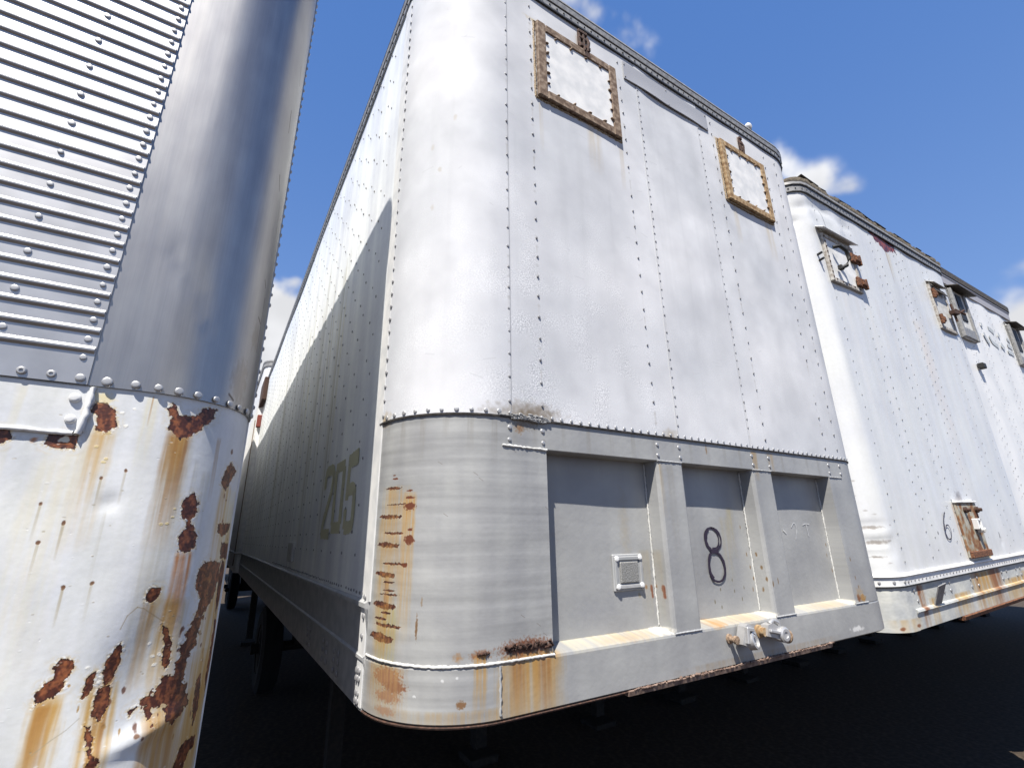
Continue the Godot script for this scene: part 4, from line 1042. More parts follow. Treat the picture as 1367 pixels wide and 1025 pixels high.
func paint_upper(U: Cv) -> void:
	var W := U.w; var H := U.h
	U.base(193, 195, 199, [[Cv.noise(W, H, 81, 0.0028, 2), 12, 11, 10], [Cv.noise(W, H, 82, 0.012, 4), 5, 5, 5], [Cv.noise(W, H, 83, 0.01, 3, Vector2(1, 12)), 4, 4, 4]])
	# fine crazing, strongest low down and beside the first rivet columns
	var cr := Cv.noise(W, H, 84, 0.38, 3); var cl := Cv.noise(W, H, 85, 0.012, 4)
	for y in H:
		var yy := U.y1 - (y + 0.5) / H * (U.y1 - U.y0)
		var low := smoothstep(1.5, 0.45, yy)
		for x in W:
			var i := y * W + x
			var s := U.s0 + (x + 0.5) / W * (U.s1 - U.s0)
			var bx := exp(-pow((s - 0.77) / 0.10, 2)) * 0.7 + exp(-pow((s - 1.12) / 0.2, 2)) * 0.5 + 0.22
			var k := low * bx * clampf((cl[i] - 96) / 60.0, 0.15, 1.4)
			var d := (cr[i] - 128) * k * 0.42 - k * 5.0 + (cl[i] - 128) * 0.06
			var j := i * 3
			U.c[j] = clampi(int(U.c[j] + d), 0, 255); U.c[j + 1] = clampi(int(U.c[j + 1] + d), 0, 255); U.c[j + 2] = clampi(int(U.c[j + 2] + d * 0.95), 0, 255)
			U.hm[i] = clampi(int(128 + (cr[i] - 128) * (0.2 + k * 0.8)), 0, 255)
	U.spot(0.77, 0.345, 0.16, 0.05, [120, 110, 96], 0.75, 3, 1.0)
	U.spot(0.80, 0.36, 0.10, 0.035, [96, 84, 70], 0.6, 4, 0.9)
	U.spot(1.40, 0.345, 0.05, 0.03, [140, 126, 104], 0.6, 5, 1.0)
	U.spot(0.29, 0.345, 0.04, 0.03, [150, 128, 92], 0.7, 6, 1.0)
	for x in [0.7165, 1.4435, 1.886]: U.scratch(x, 0.34, x, 2.2, 1.2, [150, 152, 156], 0.6)
	var rng := RandomNumberGenerator.new(); rng.seed = 8
	for k in 60:
		var s := rng.randf_range(0.3, 2.9); var y := rng.randf_range(0.36, 2.1)
		U.scratch(s, y, s + rng.randf_range(-0.05, 0.05), y + rng.randf_range(-0.012, 0.012), 1.0, [172, 174, 178], 0.5)
	for k in [[0.44, 1.30], [0.47, 1.20], [0.45, 1.05], [0.52, 1.42]]: U.spot(k[0], k[1], 0.008, 0.014, [176, 172, 166], 0.7, int(k[1] * 50), 0.6, 30.0)
	for k in 16:
		var s := rng.randf_range(0.3, 2.9)
		U.streak(s, s + rng.randf_range(0.01, 0.05), rng.randf_range(1.2, 2.2), 0.4, [172, 175, 178], 0.16, 60 + k)
	# dirt rings and short runs under some of the rivets
	for x in [0.711, 0.829, 1.333, 1.4505, 1.895, 2.009, 2.503, 2.616]:
		for k in 48:
			if rng.randf() < 0.45: continue
			var y := 0.3865 + 0.0384 * k
			if y > 2.1: continue
			U.spot(x, y, 0.008, 0.008, [150, 148, 144], rng.randf_range(0.15, 0.5), k, 1.0)
			if rng.randf() < 0.4: U.streak(x - 0.004, x + 0.004, y, y - rng.randf_range(0.03, 0.12), [158, 154, 148], rng.randf_range(0.2, 0.5), k)
	# rust weeping from the vents
	for k in [[0.86, 1.64, 0.02], [1.28, 1.64, 0.03], [1.1, 1.65, 0.08], [2.08, 1.65, 0.05], [2.36, 1.64, 0.08]]: U.streak(k[0], k[0] + k[2], k[1], k[1] - 0.25, [168, 150, 120], 0.4, int(k[0] * 90))
	for k in [[1.08, 2.15, 0.06], [2.25, 2.17, 0.05]]: U.streak(k[0], k[0] + k[2], k[1], k[1] - 0.12, [130, 90, 60], 0.6, int(k[0] * 70))
	for k in [[0.85, 2.07], [2.05, 2.05], [2.2, 2.05], [2.4, 2.05]]: U.spot(k[0], k[1], 0.05, 0.014, [178, 158, 120], 0.6, int(k[0] * 40), 1.0)

func paint_apron_corner(A: Cv) -> void:
	var W := A.w; var H := A.h
	A.base(145, 146, 146, [[Cv.noise(W, H, 91, 0.004, 4), 8, 8, 7], [Cv.noise(W, H, 92, 0.018, 4, Vector2(26, 1)), 12, 12, 12], [Cv.noise(W, H, 93, 0.008, 3, Vector2(1, 14)), 6, 6, 5]])
	A.relief(Cv.noise(W, H, 94, 0.03, 4), 0.25)
	var ochre := [160, 120, 62]; var brown := [112, 68, 40]; var pale := [186, 176, 150]
	for k in 9: A.streak(0.3 + k * 0.07, 0.3 + k * 0.07 + 0.02, 0.335, 0.335 - 0.06 - 0.1 * fmod(k * 0.37, 1.0), [120, 116, 108], 0.4, k)
	# the ladder of rust marks on the corner
	A.streak(0.30, 0.42, 0.14, -0.30, ochre, 0.45, 1); A.streak(0.395, 0.44, 0.12, -0.26, ochre, 0.85, 2); A.streak(0.34, 0.36, -0.1, -0.30, brown, 0.6, 3); A.streak(0.285, 0.33, 0.05, -0.30, ochre, 0.35, 4); A.streak(0.31, 0.40, -0.17, -0.44, [150, 140, 90], 0.7, 5)
	for k in [[0.318, 0.389, 0.133, 5], [0.289, 0.396, 0.055, 7], [0.289, 0.391, -0.02, 9], [0.285, 0.385, -0.096, 9], [0.285, 0.393, -0.173, 11], [0.282, 0.390, -0.25, 14], [0.324, 0.405, 0.088, 2], [0.32, 0.407, 0.011, 4], [0.316, 0.421, -0.068, 4], [0.302, 0.413, -0.220, 5], [0.33, 0.38, -0.115, 3], [0.335, 0.385, -0.135, 3], [0.32, 0.40, -0.145, 2.5], [0.33, 0.375, -0.19, 4], [0.30, 0.36, -0.205, 4]]:
		var hgt: float = k[3] * 0.0008
		A.chip([k[0], k[2], k[0] + 0.012, k[2] + hgt, (k[0] + k[1]) / 2, k[2] + hgt * 1.1, k[1], k[2] + 0.0015, k[1] - 0.008, k[2] - hgt * 0.8, (k[0] + k[1]) / 2, k[2] - hgt], int(k[2] * 3000) + 500, [90, 58, 46], 0.16, 0.4)
		A.streak(k[0] + 0.015, k[1] - 0.02, k[2], k[2] - 0.06, ochre, 0.45, int(k[2] * 2000))
	for k in [[0.417, 0.124, 0.012, 0.003], [0.418, 0.105, 0.016, 0.004], [0.420, 0.081, 0.020, 0.011], [0.424, 0.020, 0.010, 0.004], [0.423, -0.006, 0.017, 0.014], [0.412, -0.071, 0.010, 0.006], [0.36, 0.16, 0.012, 0.003], [0.355, 0.17, 0.006, 0.002]]:
		A.spot(k[0], k[1], k[2], k[3], [96, 54, 36], 1.0, int(k[1] * 999), 0.25, -40)
	A.spot(0.37, -0.335, 0.055, 0.024, [124, 86, 66], 0.95, 611, 0.3); A.spot(0.40, -0.355, 0.04, 0.016, [112, 74, 56], 0.95, 614, 0.35)
	A.spot(0.375, -0.378, 0.05, 0.016, [130, 94, 74], 0.85, 612, 0.4); A.spot(0.37, -0.41, 0.042, 0.012, [136, 102, 82], 0.7, 613, 0.5)
	A.streak(0.28, 0.44, -0.31, -0.44, [150, 120, 80], 0.8, 17)
	A.spot(0.457, -0.22, 0.004, 0.032, [104, 78, 52], 0.9, 15, 0.5); A.spot(0.469, -0.16, 0.003, 0.012, [120, 100, 76], 0.7, 16, 0.5)
	# rusted foot of the left post and the runs below it
	A.spot(0.755, -0.279, 0.095, 0.026, [108, 68, 48], 0.95, 21, 0.55); A.spot(0.76, -0.279, 0.07, 0.014, [70, 38, 28], 0.95, 22, 0.6, -60); A.spot(0.622, -0.283, 0.032, 0.014, [120, 74, 44], 0.9, 23, 0.8); A.spot(0.566, -0.286, 0.014, 0.012, [140, 100, 60], 0.7, 24, 0.8)
	A.streak(0.68, 0.86, -0.29, -0.45, ochre, 1.0, 25); A.streak(0.66, 0.88, -0.30, -0.55, ochre, 0.75, 29); A.streak(0.70, 0.75, -0.29, -0.43, brown, 0.6, 26); A.streak(0.79, 0.83, -0.29, -0.45, brown, 0.6, 27); A.streak(0.605, 0.64, -0.28, -0.41, ochre, 0.9, 28)
	A.streak(0.40, 1.1, -0.40, -0.50, ochre, 0.35, 30)
	A.spot(0.576, -0.387, 0.014, 0.010, [112, 84, 58], 0.95, 31, 0.4)
	for k in [[0.46, -0.37], [0.565, -0.33], [0.53, -0.335], [0.70, -0.35]]: A.spot(k[0], k[1], 0.005, 0.004, [196, 198, 198], 0.8, int(k[0] * 70), 0.5, 40)
	for k in [[0.52, 0.06], [0.60, 0.17], [0.615, 0.155], [0.5, 0.2], [0.83, 0.28], [0.72, 0.24], [0.83, 0.08], [0.84, -0.13], [0.74, -0.20], [0.79, -0.225], [0.81, -0.25]]: A.scratch(k[0], k[1], k[0] + 0.012, k[1] - 0.008, 1.3, [104, 96, 88], 0.7)
	A.spot(0.77, 0.33, 0.06, 0.03, [112, 96, 76], 0.8, 58, 0.8); A.spot(0.745, 0.305, 0.02, 0.02, [120, 84, 50], 0.7, 59, 0.8)
	A.spot(0.29, 0.33, 0.04, 0.012, [128, 104, 76], 0.7, 70, 0.9); A.spot(0.55, 0.332, 0.14, 0.008, [116, 104, 92], 0.5, 71, 0.9)

func paint_apron(A: Cv) -> void:
	var W := A.w; var H := A.h
	A.base(145, 146, 146, [[Cv.noise(W, H, 91, 0.006, 4), 8, 8, 7], [Cv.noise(W, H, 92, 0.02, 4, Vector2(6, 2)), 5, 5, 5], [Cv.noise(W, H, 93, 0.012, 3, Vector2(1, 14)), 6, 6, 5]])
	A.relief(Cv.noise(W, H, 94, 0.06, 4), 0.25)
	var ochre := [160, 120, 62]; var brown := [112, 68, 40]; var pale := [186, 176, 150]
	# faint drips under the belt
	for k in 26: A.streak(0.3 + k * 0.1, 0.3 + k * 0.1 + 0.02, 0.335, 0.335 - 0.06 - 0.1 * fmod(k * 0.37, 1.0), [120, 116, 108], 0.4, k)
	A.streak(0.68, 0.86, -0.29, -0.45, ochre, 0.9, 25); A.streak(0.66, 0.88, -0.30, -0.55, ochre, 0.6, 29); A.streak(0.70, 0.75, -0.29, -0.43, brown, 0.5, 26); A.streak(0.79, 0.83, -0.29, -0.45, brown, 0.5, 27)
	# sill: dirt and rust on the ledge
	for x in [[0.85, 1.32, 0.85], [1.45, 1.89, 1.0], [2.01, 2.5, 0.9]]:
		A.streak(x[0], x[1], -0.2895, -0.318, [184, 176, 150], x[2] * 0.8, int(x[0] * 55)); A.spot((x[0] + x[1]) / 2 + 0.05, -0.299, 0.16, 0.011, [164, 132, 92], 0.4, int(x[0] * 33), 1.0)
		A.spot(x[1] - 0.03, -0.297, 0.05, 0.010, [236, 232, 220], 0.7, int(x[0] * 39), 0.8)
	A.spot(1.55, -0.30, 0.06, 0.014, [166, 118, 70], 0.7, 41, 0.9); A.spot(2.525, -0.285, 0.022, 0.018, [112, 70, 40], 0.9, 42, 0.5, 40); A.spot(2.56, -0.285, 0.03, 0.018, [150, 112, 60], 0.9, 43, 0.5, 50); A.spot(2.54, -0.26, 0.04, 0.03, [160, 130, 90], 0.5, 44, 0.9)
	# recess panels
	A.spot(1.30, -0.18, 0.006, 0.026, [108, 56, 36], 0.9, 45, 0.4); A.spot(1.275, -0.17, 0.009, 0.010, [130, 88, 50], 0.8, 46, 0.6); A.spot(1.24, -0.19, 0.009, 0.010, [142, 128, 100], 0.7, 47, 0.7); A.spot(1.20, 0.02, 0.03, 0.16, [152, 142, 122], 0.4, 48, 1.0); A.spot(1.05, -0.22, 0.12, 0.05, [132, 134, 138], 0.5, 49, 1.0)
	A.streak(1.25, 1.31, -0.05, -0.29, [150, 140, 118], 0.5, 50); A.streak(1.75, 1.80, 0.1, -0.1, [152, 142, 110], 0.6, 51); A.streak(1.70, 1.76, 0.06, -0.2, [152, 142, 116], 0.5, 52)
	for k in [[1.50, -0.16], [1.49, -0.21], [1.52, -0.15], [1.66, -0.20], [1.735, -0.17], [1.74, -0.21], [1.62, -0.24], [1.655, -0.26], [1.78, -0.24], [1.80, -0.20]]: A.spot(k[0], k[1], 0.003, 0.008, [92, 84, 60], 0.85, int(k[0] * 300), 0.5)
	for k in [[1.85, -0.08], [1.86, -0.13], [1.87, -0.17], [1.855, -0.21], [1.835, 0.02], [2.45, -0.1], [2.46, -0.06], [2.47, -0.17], [1.895, -0.19], [1.93, -0.18], [2.52, -0.12], [2.53, -0.2], [2.54, -0.24]]: A.spot(k[0], k[1], 0.004, 0.011, [106, 80, 50], 0.8, int(k[0] * 210), 0.5)
	A.streak(1.325, 1.345, 0.245, 0.05, [150, 128, 90], 0.5, 53); A.streak(1.885, 1.93, 0.33, 0.2, [150, 122, 80], 0.7, 54); A.streak(2.0, 2.05, 0.33, 0.24, [150, 122, 80], 0.6, 55); A.streak(1.36, 1.40, 0.24, -0.1, [128, 124, 116], 0.4, 56)
	A.spot(1.42, 0.345, 0.04, 0.016, [140, 116, 84], 0.7, 57, 0.9); A.spot(0.77, 0.33, 0.06, 0.03, [112, 96, 76], 0.8, 58, 0.8); A.spot(0.745, 0.305, 0.02, 0.02, [120, 84, 50], 0.7, 59, 0.8); A.spot(1.60, 0.31, 0.006, 0.02, [120, 92, 60], 0.7, 60, 0.6)
	# bottom rail
	A.streak(1.3, 2.3, -0.405, -0.47, [132, 118, 100], 0.5, 61); A.spot(2.45, -0.40, 0.06, 0.012, [206, 206, 204], 0.8, 62, 0.4)

func paint_side(S: Cv) -> void:
	var W := S.w; var H := S.h
	S.base(226, 229, 230, [[Cv.noise(W, H, 101, 0.05, 4, Vector2(1, 20)), 16, 16, 12], [Cv.noise(W, H, 102, 0.01, 4), 12, 12, 10], [Cv.noise(W, H, 103, 0.2, 2), 4, 4, 4]])
	var rng := RandomNumberGenerator.new(); rng.seed = 6
	for k in 60:
		var d := rng.randf_range(0.8, 6.7)
		var c := S.s1 - 0.2 - d
		S.streak(c, c + rng.randf_range(0.02, 0.08), rng.randf_range(0.6, 1.7), -0.15, [150, 146, 124], 0.55, k)
	for k in 22:
		var c := S.s1 - 1.0 - rng.randf() * 1.4
		S.streak(c, c + 0.02, rng.randf_range(0.9, 1.2), rng.randf_range(0.2, 0.7), [222, 216, 186], 0.5, k + 90)

# ---------------------------------------------------------------- right trailer: battered white
func battered_trailer() -> void:
	var o := Outline.new(3.15, 5.39, -1.24, 0.16)
	var q := o.r * Q
	var t := thing("battered_trailer", "battered white trailer with torn dark roof edge, rusty bracket and a drawn 6", "trailer", o.org)
	var L := 12.0
	var roll := 0.026
	t.rotation.z = roll
	t.position.x += sin(roll) * EYE
	var px := func(x: float, y: float) -> Array: return [x + y * roll, y - (x - o.org.x) * roll]
	var U := Cv.new(1100, 1000, 2.88, 5.66, -0.24, 2.26)
	paint_battered(U, o)
	var um := cvmat(U, 0.38, 0.12)
	var dents := func(s: float, y: float) -> float:
		var d := 0.0025 * sin(s * 5.0 + y * 1.5) * sin(y * 2.6 + s) + 0.0015 * sin(s * 17.0)
		for k in [[3.08, 2.08, 0.05, 0.03, -0.013], [3.20, 2.12, 0.09, 0.03, -0.009], [3.36, 2.13, 0.10, 0.035, -0.012], [3.52, 2.03, 0.06, 0.06, 0.008], [3.0, 1.97, 0.04, 0.022, -0.010], [3.14, 1.95, 0.05, 0.04, 0.005], [3.62, 2.1, 0.08, 0.04, -0.008],
			[3.02, 0.06, 0.08, 0.016, -0.007], [3.03, -0.02, 0.09, 0.016, -0.008], [3.02, -0.09, 0.07, 0.014, -0.005], [3.05, 0.02, 0.08, 0.014, 0.004], [3.13, -0.06, 0.03, 0.05, -0.006], [4.80, -0.1, 0.02, 0.02, -0.005]]:
			d += k[4] * exp(-(pow((s - k[0]) / k[2], 2) + pow((y - k[1]) / k[3], 2)))
		return d
	part("front_skin", skin(o, o.fa - q, o.fb + q, 0.025, -0.20, 2.205, 0.022, 0.0, 0.004, U, dents), um, t)
	part("corner_flange", skin(o, o.fb + q * 0.35, o.fb + q * 1.05, 0.02, -0.2, 2.1, 0.5, 0.006, 0.006), M.white_paint, t)
	var sp := []
	for k in 33:
		var y := -0.13 + 0.0715 * k
		for x in [3.215, 3.587, 4.005, 4.40, 4.56, 4.95]: sp.append([x, y])
		for x in [3.69, 4.105, 4.47, 5.06]: sp.append([x, y + 0.034])
		sp.append([5.33, y])
	part("rivets", rivet_field(o, sp, 0.001, 0.0048, 6), M.rivet_pale, t, Transform3D(), true)
	# belt flange and lower rail
	part("belt_flange", sweep(o, o.fa - q, o.fb + q, 0.04, [[-0.245, 0.0], [-0.245, 0.006], [-0.206, 0.006], [-0.198, 0.016], [-0.190, 0.014], [-0.184, 0.0]]), M.white_paint, t)
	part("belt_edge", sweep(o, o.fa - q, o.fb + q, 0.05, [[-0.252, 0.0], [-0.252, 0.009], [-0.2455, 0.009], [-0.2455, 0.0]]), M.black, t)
	var br := []
	for k in 46: br.append([3.215 + 0.048 * k, -0.226, 1.0])
	for s in [2.93, 3.0, 3.07, 3.14, 3.18]: br.append([s, -0.226, 1.35])
	rivets(t, o, br, 0.006, 0.0062, M.rivet_grey, dome_mesh)
	var LW := Cv.new(768, 128, 2.88, 5.66, -0.48, -0.24)
	LW.base(170, 172, 170, [[Cv.noise(768, 128, 121, 0.02), 14, 13, 10], [Cv.noise(768, 128, 122, 0.1), 8, 8, 8], [Cv.noise(768, 128, 123, 0.02, 3, Vector2(1, 8)), 10, 9, 6]])
	var oc := [166, 126, 66]; var bn := [126, 80, 46]
	for k in [[3.28, 3.36, -0.25, -0.5, bn, 1.0], [3.4, 3.5, -0.33, -0.5, oc, 0.9], [4.05, 4.5, -0.25, -0.5, oc, 1.0], [4.1, 4.18, -0.25, -0.5, bn, 0.8], [4.36, 4.52, -0.25, -0.55, bn, 1.0], [4.42, 4.6, -0.25, -0.5, bn, 0.9], [3.7, 4.0, -0.34, -0.5, oc, 0.7], [4.6, 5.1, -0.33, -0.55, oc, 0.8], [3.0, 3.24, -0.40, -0.5, oc, 0.4], [4.98, 5.2, -0.3, -0.5, oc, 0.5]]: LW.streak(k[0], k[1], k[2], k[3], k[4], k[5], int(k[0] * 100))
	for k in [[3.19, -0.44, 0.03, 0.012], [3.06, -0.445, 0.015, 0.012], [3.32, -0.38, 0.03, 0.03], [3.3, -0.28, 0.03, 0.03]]: LW.spot(k[0], k[1], k[2], k[3], [112, 66, 40], 0.85, int(k[0] * 70), 0.6)
	var lm := cvmat(LW, 0.6)
	part("lower_rail", sweep(o, 3.205, o.fb + q, 0.06, [[-0.462, -0.04], [-0.462, -0.004], [-0.385, -0.002], [-0.378, 0.009], [-0.368, 0.006], [-0.364, -0.004], [-0.248, -0.004]], LW), lm, t)
	part("lower_corner", skin(o, o.fa - q, 3.2, 0.03, -0.462, -0.248, 0.1, 0.0, 0.02, LW), lm, t)
	part("rust_strip", sweep(o, 3.78, o.fb, 0.2, [[-0.485, -0.03], [-0.485, 0.004], [-0.464, 0.012], [-0.462, -0.002]]), M.rust, t)
	var lr := []
	for x in [3.62, 3.72, 4.05, 4.16, 4.62, 4.72, 4.92, 5.01]:
		for y in [-0.275, -0.318]: lr.append([x, y - (0.0 if x < 4.0 else 0.01)])
	lr.append([3.24, -0.275]); lr.append([3.26, -0.33])
	rivets(t, o, lr, -0.003, 0.0095, M.rivet_metal, dome_mesh, "bolt")
	var tg := MB.new()
	tg.box(Transform3D(Basis(Vector3(1, 0, 0), 0.42) * Basis(Vector3(0, 0, 1), 0.12), o.place(3.47, -0.318, 0.025)), Vector3(0.046, 0.062, 0.003), 0.001)
	part("bent_tag", tg, M.rail, t)
	# bracket with two bolts and a square socket
	var bk := MB.new()
	bk.box(Transform3D(Basis(), o.place(4.285, 0.003, 0.008)), Vector3(0.172, 0.168, 0.008), 0.003)
	var BC := Cv.new(192, 192, 0, 1, 0, 1)
	var brk := part("bracket", bk, triplanar(grain(130, 0.008, [[0.25, Color(0.15, 0.06, 0.025)], [0.45, Color(0.24, 0.14, 0.07)], [0.6, Color(0.27, 0.25, 0.2)], [0.85, Color(0.36, 0.35, 0.31)]]), 2.2, 0.8, 0.0, 0.15), t)
	bk = MB.new()
	bk.box(Transform3D(Basis(), o.place(4.285, 0.178, 0.012)), Vector3(0.178, 0.006, 0.012), 0.002)
	part("top_edge", bk, M.white_paint, brk)
	bk = MB.new()
	bk.box(Transform3D(Basis(), o.place(4.285, -0.148, 0.02)), Vector3(0.172, 0.02, 0.01), 0.004)
	part("foot", bk, M.rust, brk)
	for x in [4.222, 4.425]:
		bk = MB.new()
		bk.lathe(on(o, x, 0.125, 0.016), [[0.020, 0.0], [0.020, 0.016], [0.012, 0.018], [0.011, 0.034], [0.0, 0.035]], 8)
		part("bolt", bk, M.dark_rust, brk)
	bk = MB.new()
	for k in [[0, 0.026, 0.034, 0.008], [0, -0.026, 0.034, 0.008], [-0.027, 0, 0.008, 0.034], [0.027, 0, 0.008, 0.034]]: bk.box(Transform3D(Basis(), o.place(4.335 + k[0], 0.035 + k[1], 0.030)), Vector3(k[2], k[3], 0.016), 0.003)
	part("square_socket", bk, M.rivet_white, brk)
	bk = MB.new()
	bk.box(Transform3D(Basis(Vector3(0, 0, 1), 0.3), o.place(4.345, -0.005, 0.04)), Vector3(0.02, 0.012, 0.02), 0.004)
	part("lug", bk, M.dull_white, brk)
	var six := MB.new()
	var sixp := []
	for p in [[3.925, 0.107], [3.888, 0.073], [3.865, 0.030], [3.854, -0.018], [3.868, -0.048], [3.905, -0.053], [3.937, -0.028], [3.943, 0.010], [3.922, 0.030], [3.89, 0.024], [3.87, 0.0]]: sixp.append(px.call(p[0], p[1]))
	ribbon(o, sixp, 0.008, 0.0045, six, 3, 0.2)
	ribbon(o, sixp.slice(0, 5), 0.012, 0.0047, six, 4, 0.2)
	part("painted_number", six, M.ink, t)
	# top rail, torn roof edge, rivets
	var top := 2.262
	part("top_rail", sweep(o, o.fa - q - 9.0, o.fb + q + 9.0, 0.05, [[2.198, 0.0], [2.198, 0.012], [2.235, 0.014], [2.238, 0.006], [2.243, 0.006], [2.246, 0.022], [2.266, 0.020], [2.27, 0.0]]), M.rail, t)
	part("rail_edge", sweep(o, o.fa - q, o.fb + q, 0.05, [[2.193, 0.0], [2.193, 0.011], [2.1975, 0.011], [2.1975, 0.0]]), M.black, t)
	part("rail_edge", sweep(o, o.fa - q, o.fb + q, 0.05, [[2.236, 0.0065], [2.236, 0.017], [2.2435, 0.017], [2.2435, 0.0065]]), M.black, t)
	var rv := []
	for k in 60: rv.append([2.93 + 0.044 * k, 2.217])
	part("rail_rivets", rivet_field(o, rv, 0.0125, 0.0055, 6), M.black, t, Transform3D(), true)
	var rag := MB.new()
	var rng := RandomNumberGenerator.new(); rng.seed = 77
	var f := FastNoiseLite.new(); f.seed = 3; f.frequency = 3.0
	var rows := [[], [], []]; var hint := []; var uvs := [[], [], []]
	var n := 90
	for i in n + 1:
		var s := lerpf(o.fa - q, o.fb + q * 0.2, float(i) / n)
		var e := f.get_noise_2d(s * 3.0, 0) * 0.018 + rng.randf_range(-0.006, 0.006)
		hint.append(o.normal(s) + Vector3.UP * 0.3)
		rows[0].append(o.place(s, 2.268, 0.014)); rows[1].append(o.place(s, 2.292 + e * 0.5, 0.024 + e * 0.5)); rows[2].append(o.place(s, 2.318 + e * 0.8, -0.05))
		for c in 3: uvs[c].append(Vector2(s, c))
	rag.grid(rows, hint, uvs)
	part("torn_roof_edge", rag, M.roof_brown, t)
	var fl := MB.new()
	for k in 9:
		var s := rng.randf_range(3.2, 5.4)
		fl.box(Transform3D(Basis.from_euler(Vector3(rng.randf_range(-0.3, 0.3), 0, rng.randf_range(-0.1, 0.1))), o.place(s, 2.314 + rng.randf_range(-0.008, 0.004), 0.0)), Vector3(rng.randf_range(0.05, 0.16), 0.003, 0.02), 0.002)
	part("roof_tatters", fl, M.dark_rail, t, Transform3D(), true)
	# first vent: door with a hood, two rusty hinges and a bent wire handle
	hooded_vent(t, o, px.call(3.155, 1.5)[0], px.call(3.56, 1.5)[0], px.call(3.36, 1.525)[1], px.call(3.36, 1.88)[1], true, 0)
	hooded_vent(t, o, px.call(4.90, 1.6)[0], px.call(5.245, 1.6)[0], px.call(5.07, 1.585)[1], px.call(5.07, 1.99)[1], false, 1)
	var pin := MB.new()
	var pp: Array = px.call(3.07, 1.69)
	for k in 2: pin.lathe(on(o, pp[0] + 0.004 * k, pp[1] - 0.04 * k, 0.0), [[0.008, 0.0], [0.008, 0.03], [0.0, 0.03]], 8)
	part("pin", pin, M.black, t)
	hull(t, o, 2.29, -0.462, L, M.white_paint)

func hooded_vent(t: Node3D, o: Outline, xa: float, xb: float, ya: float, yb: float, hinges_right: bool, kind: int) -> void:
	var cx := (xa + xb) / 2; var cy := (ya + yb) / 2
	var m := MB.new()
	m.box(Transform3D(Basis(), o.place(cx, cy, 0.006)), Vector3((xb - xa) / 2 - 0.02, (yb - ya) / 2 - 0.02, 0.006), 0.003)
	var d := part("vent_door", m, M.white_paint if kind == 0 else M.dull_white, t)
	for k in [[xa + 0.015, cy, 0.016, (yb - ya) / 2], [xb - 0.015, cy, 0.016, (yb - ya) / 2], [cx, ya + 0.016, (xb - xa) / 2 - 0.031, 0.017], [cx, yb - 0.015, (xb - xa) / 2 - 0.031, 0.016]]:
		m = MB.new()
		m.box(Transform3D(Basis(), o.place(k[0], k[1], 0.008)), Vector3(k[2], k[3], 0.011), 0.005)
		part("frame", m, M.frame_grey, d)
	m = MB.new()
	m.box(Transform3D(Basis(Vector3(1, 0, 0), 0.55), o.place(cx - 0.01, yb + 0.024, 0.026)), Vector3((xb - xa) / 2 + (0.03 if kind == 0 else -0.02), 0.0025, 0.030), 0.001)
	part("hood", m, M.white_paint if kind == 0 else M.dull_white, d)
	var hx := xb - 0.02 if hinges_right else xa + 0.03
	for y in [lerpf(ya, yb, 0.72 if kind == 0 else 0.78), lerpf(ya, yb, 0.20)]:
		m = MB.new()
		m.box(Transform3D(Basis(Vector3(0, 0, 1), -0.05), o.place(hx, y, 0.026)), Vector3(0.062 if kind == 0 else 0.03, 0.034, 0.008), 0.004)
		m.box(Transform3D(Basis(Vector3(0, 0, 1), -0.05), o.place(hx + 0.01, y, 0.036)), Vector3(0.03 if kind == 0 else 0.02, 0.022, 0.008), 0.004)
		m.tube([o.place(hx + 0.05, y - 0.036, 0.03), o.place(hx + 0.05, y + 0.036, 0.03)] if kind == 0 else [o.place(hx - 0.02, y - 0.04, 0.03), o.place(hx - 0.02, y + 0.04, 0.03)], 0.013, 8)
		part("hinge", m, M.rust, d)
	m = MB.new()
	if kind == 0:
		m.tube([o.place(xa + 0.075, yb - 0.10, 0.03), o.place(xa + 0.10, yb - 0.10, 0.06), o.place(xa + 0.15, yb - 0.125, 0.07), o.place(xa + 0.165, yb - 0.18, 0.07), o.place(xa + 0.13, yb - 0.235, 0.06), o.place(xa + 0.095, yb - 0.255, 0.03)], 0.0125, 8)
		m.box(Transform3D(Basis(), o.place(xa + 0.105, yb - 0.245, 0.034)), Vector3(0.018, 0.016, 0.012), 0.003)
		part("handle", m, M.black, d)
		m = MB.new()
		for k in 9: m.dome(on(o, xa + 0.014, lerpf(ya + 0.03, yb - 0.03, k / 8.0), 0.019, 0.007), 6)
		for k in 5: m.dome(on(o, lerpf(xa + 0.05, xb - 0.05, k / 4.0), ya + 0.02, 0.019, 0.007), 6)
		part("rivets", m, M.dark_rust, d, Transform3D(), true)
	else:
		m.box(Transform3D(Basis(Vector3(0, 0, 1), 0.1), o.place(xb - 0.06, cy - 0.02, 0.05)), Vector3(0.055, 0.018, 0.02), 0.004)
		m.tube([o.place(xb - 0.04, cy + 0.07, 0.04), o.place(xb - 0.055, cy - 0.10, 0.05)], 0.009, 7)
		m.tube([o.place(xb - 0.02, cy + 0.02, 0.05), o.place(xb + 0.05, cy - 0.03, 0.09)], 0.009, 7)
		m.tube([o.place(xb - 0.02, cy - 0.03, 0.05), o.place(xb + 0.05, cy + 0.01, 0.09)], 0.009, 7)
		part("latch", m, M.dark_rust, d)
		m = MB.new()
		m.box(Transform3D(Basis(Vector3(1, 0, 0), 1.2), o.place(cx, yb - 0.035, 0.03)), Vector3((xb - xa) / 2 - 0.05, 0.003, 0.03), 0.001)
		part("torn_flap", m, M.dark_rail, d)

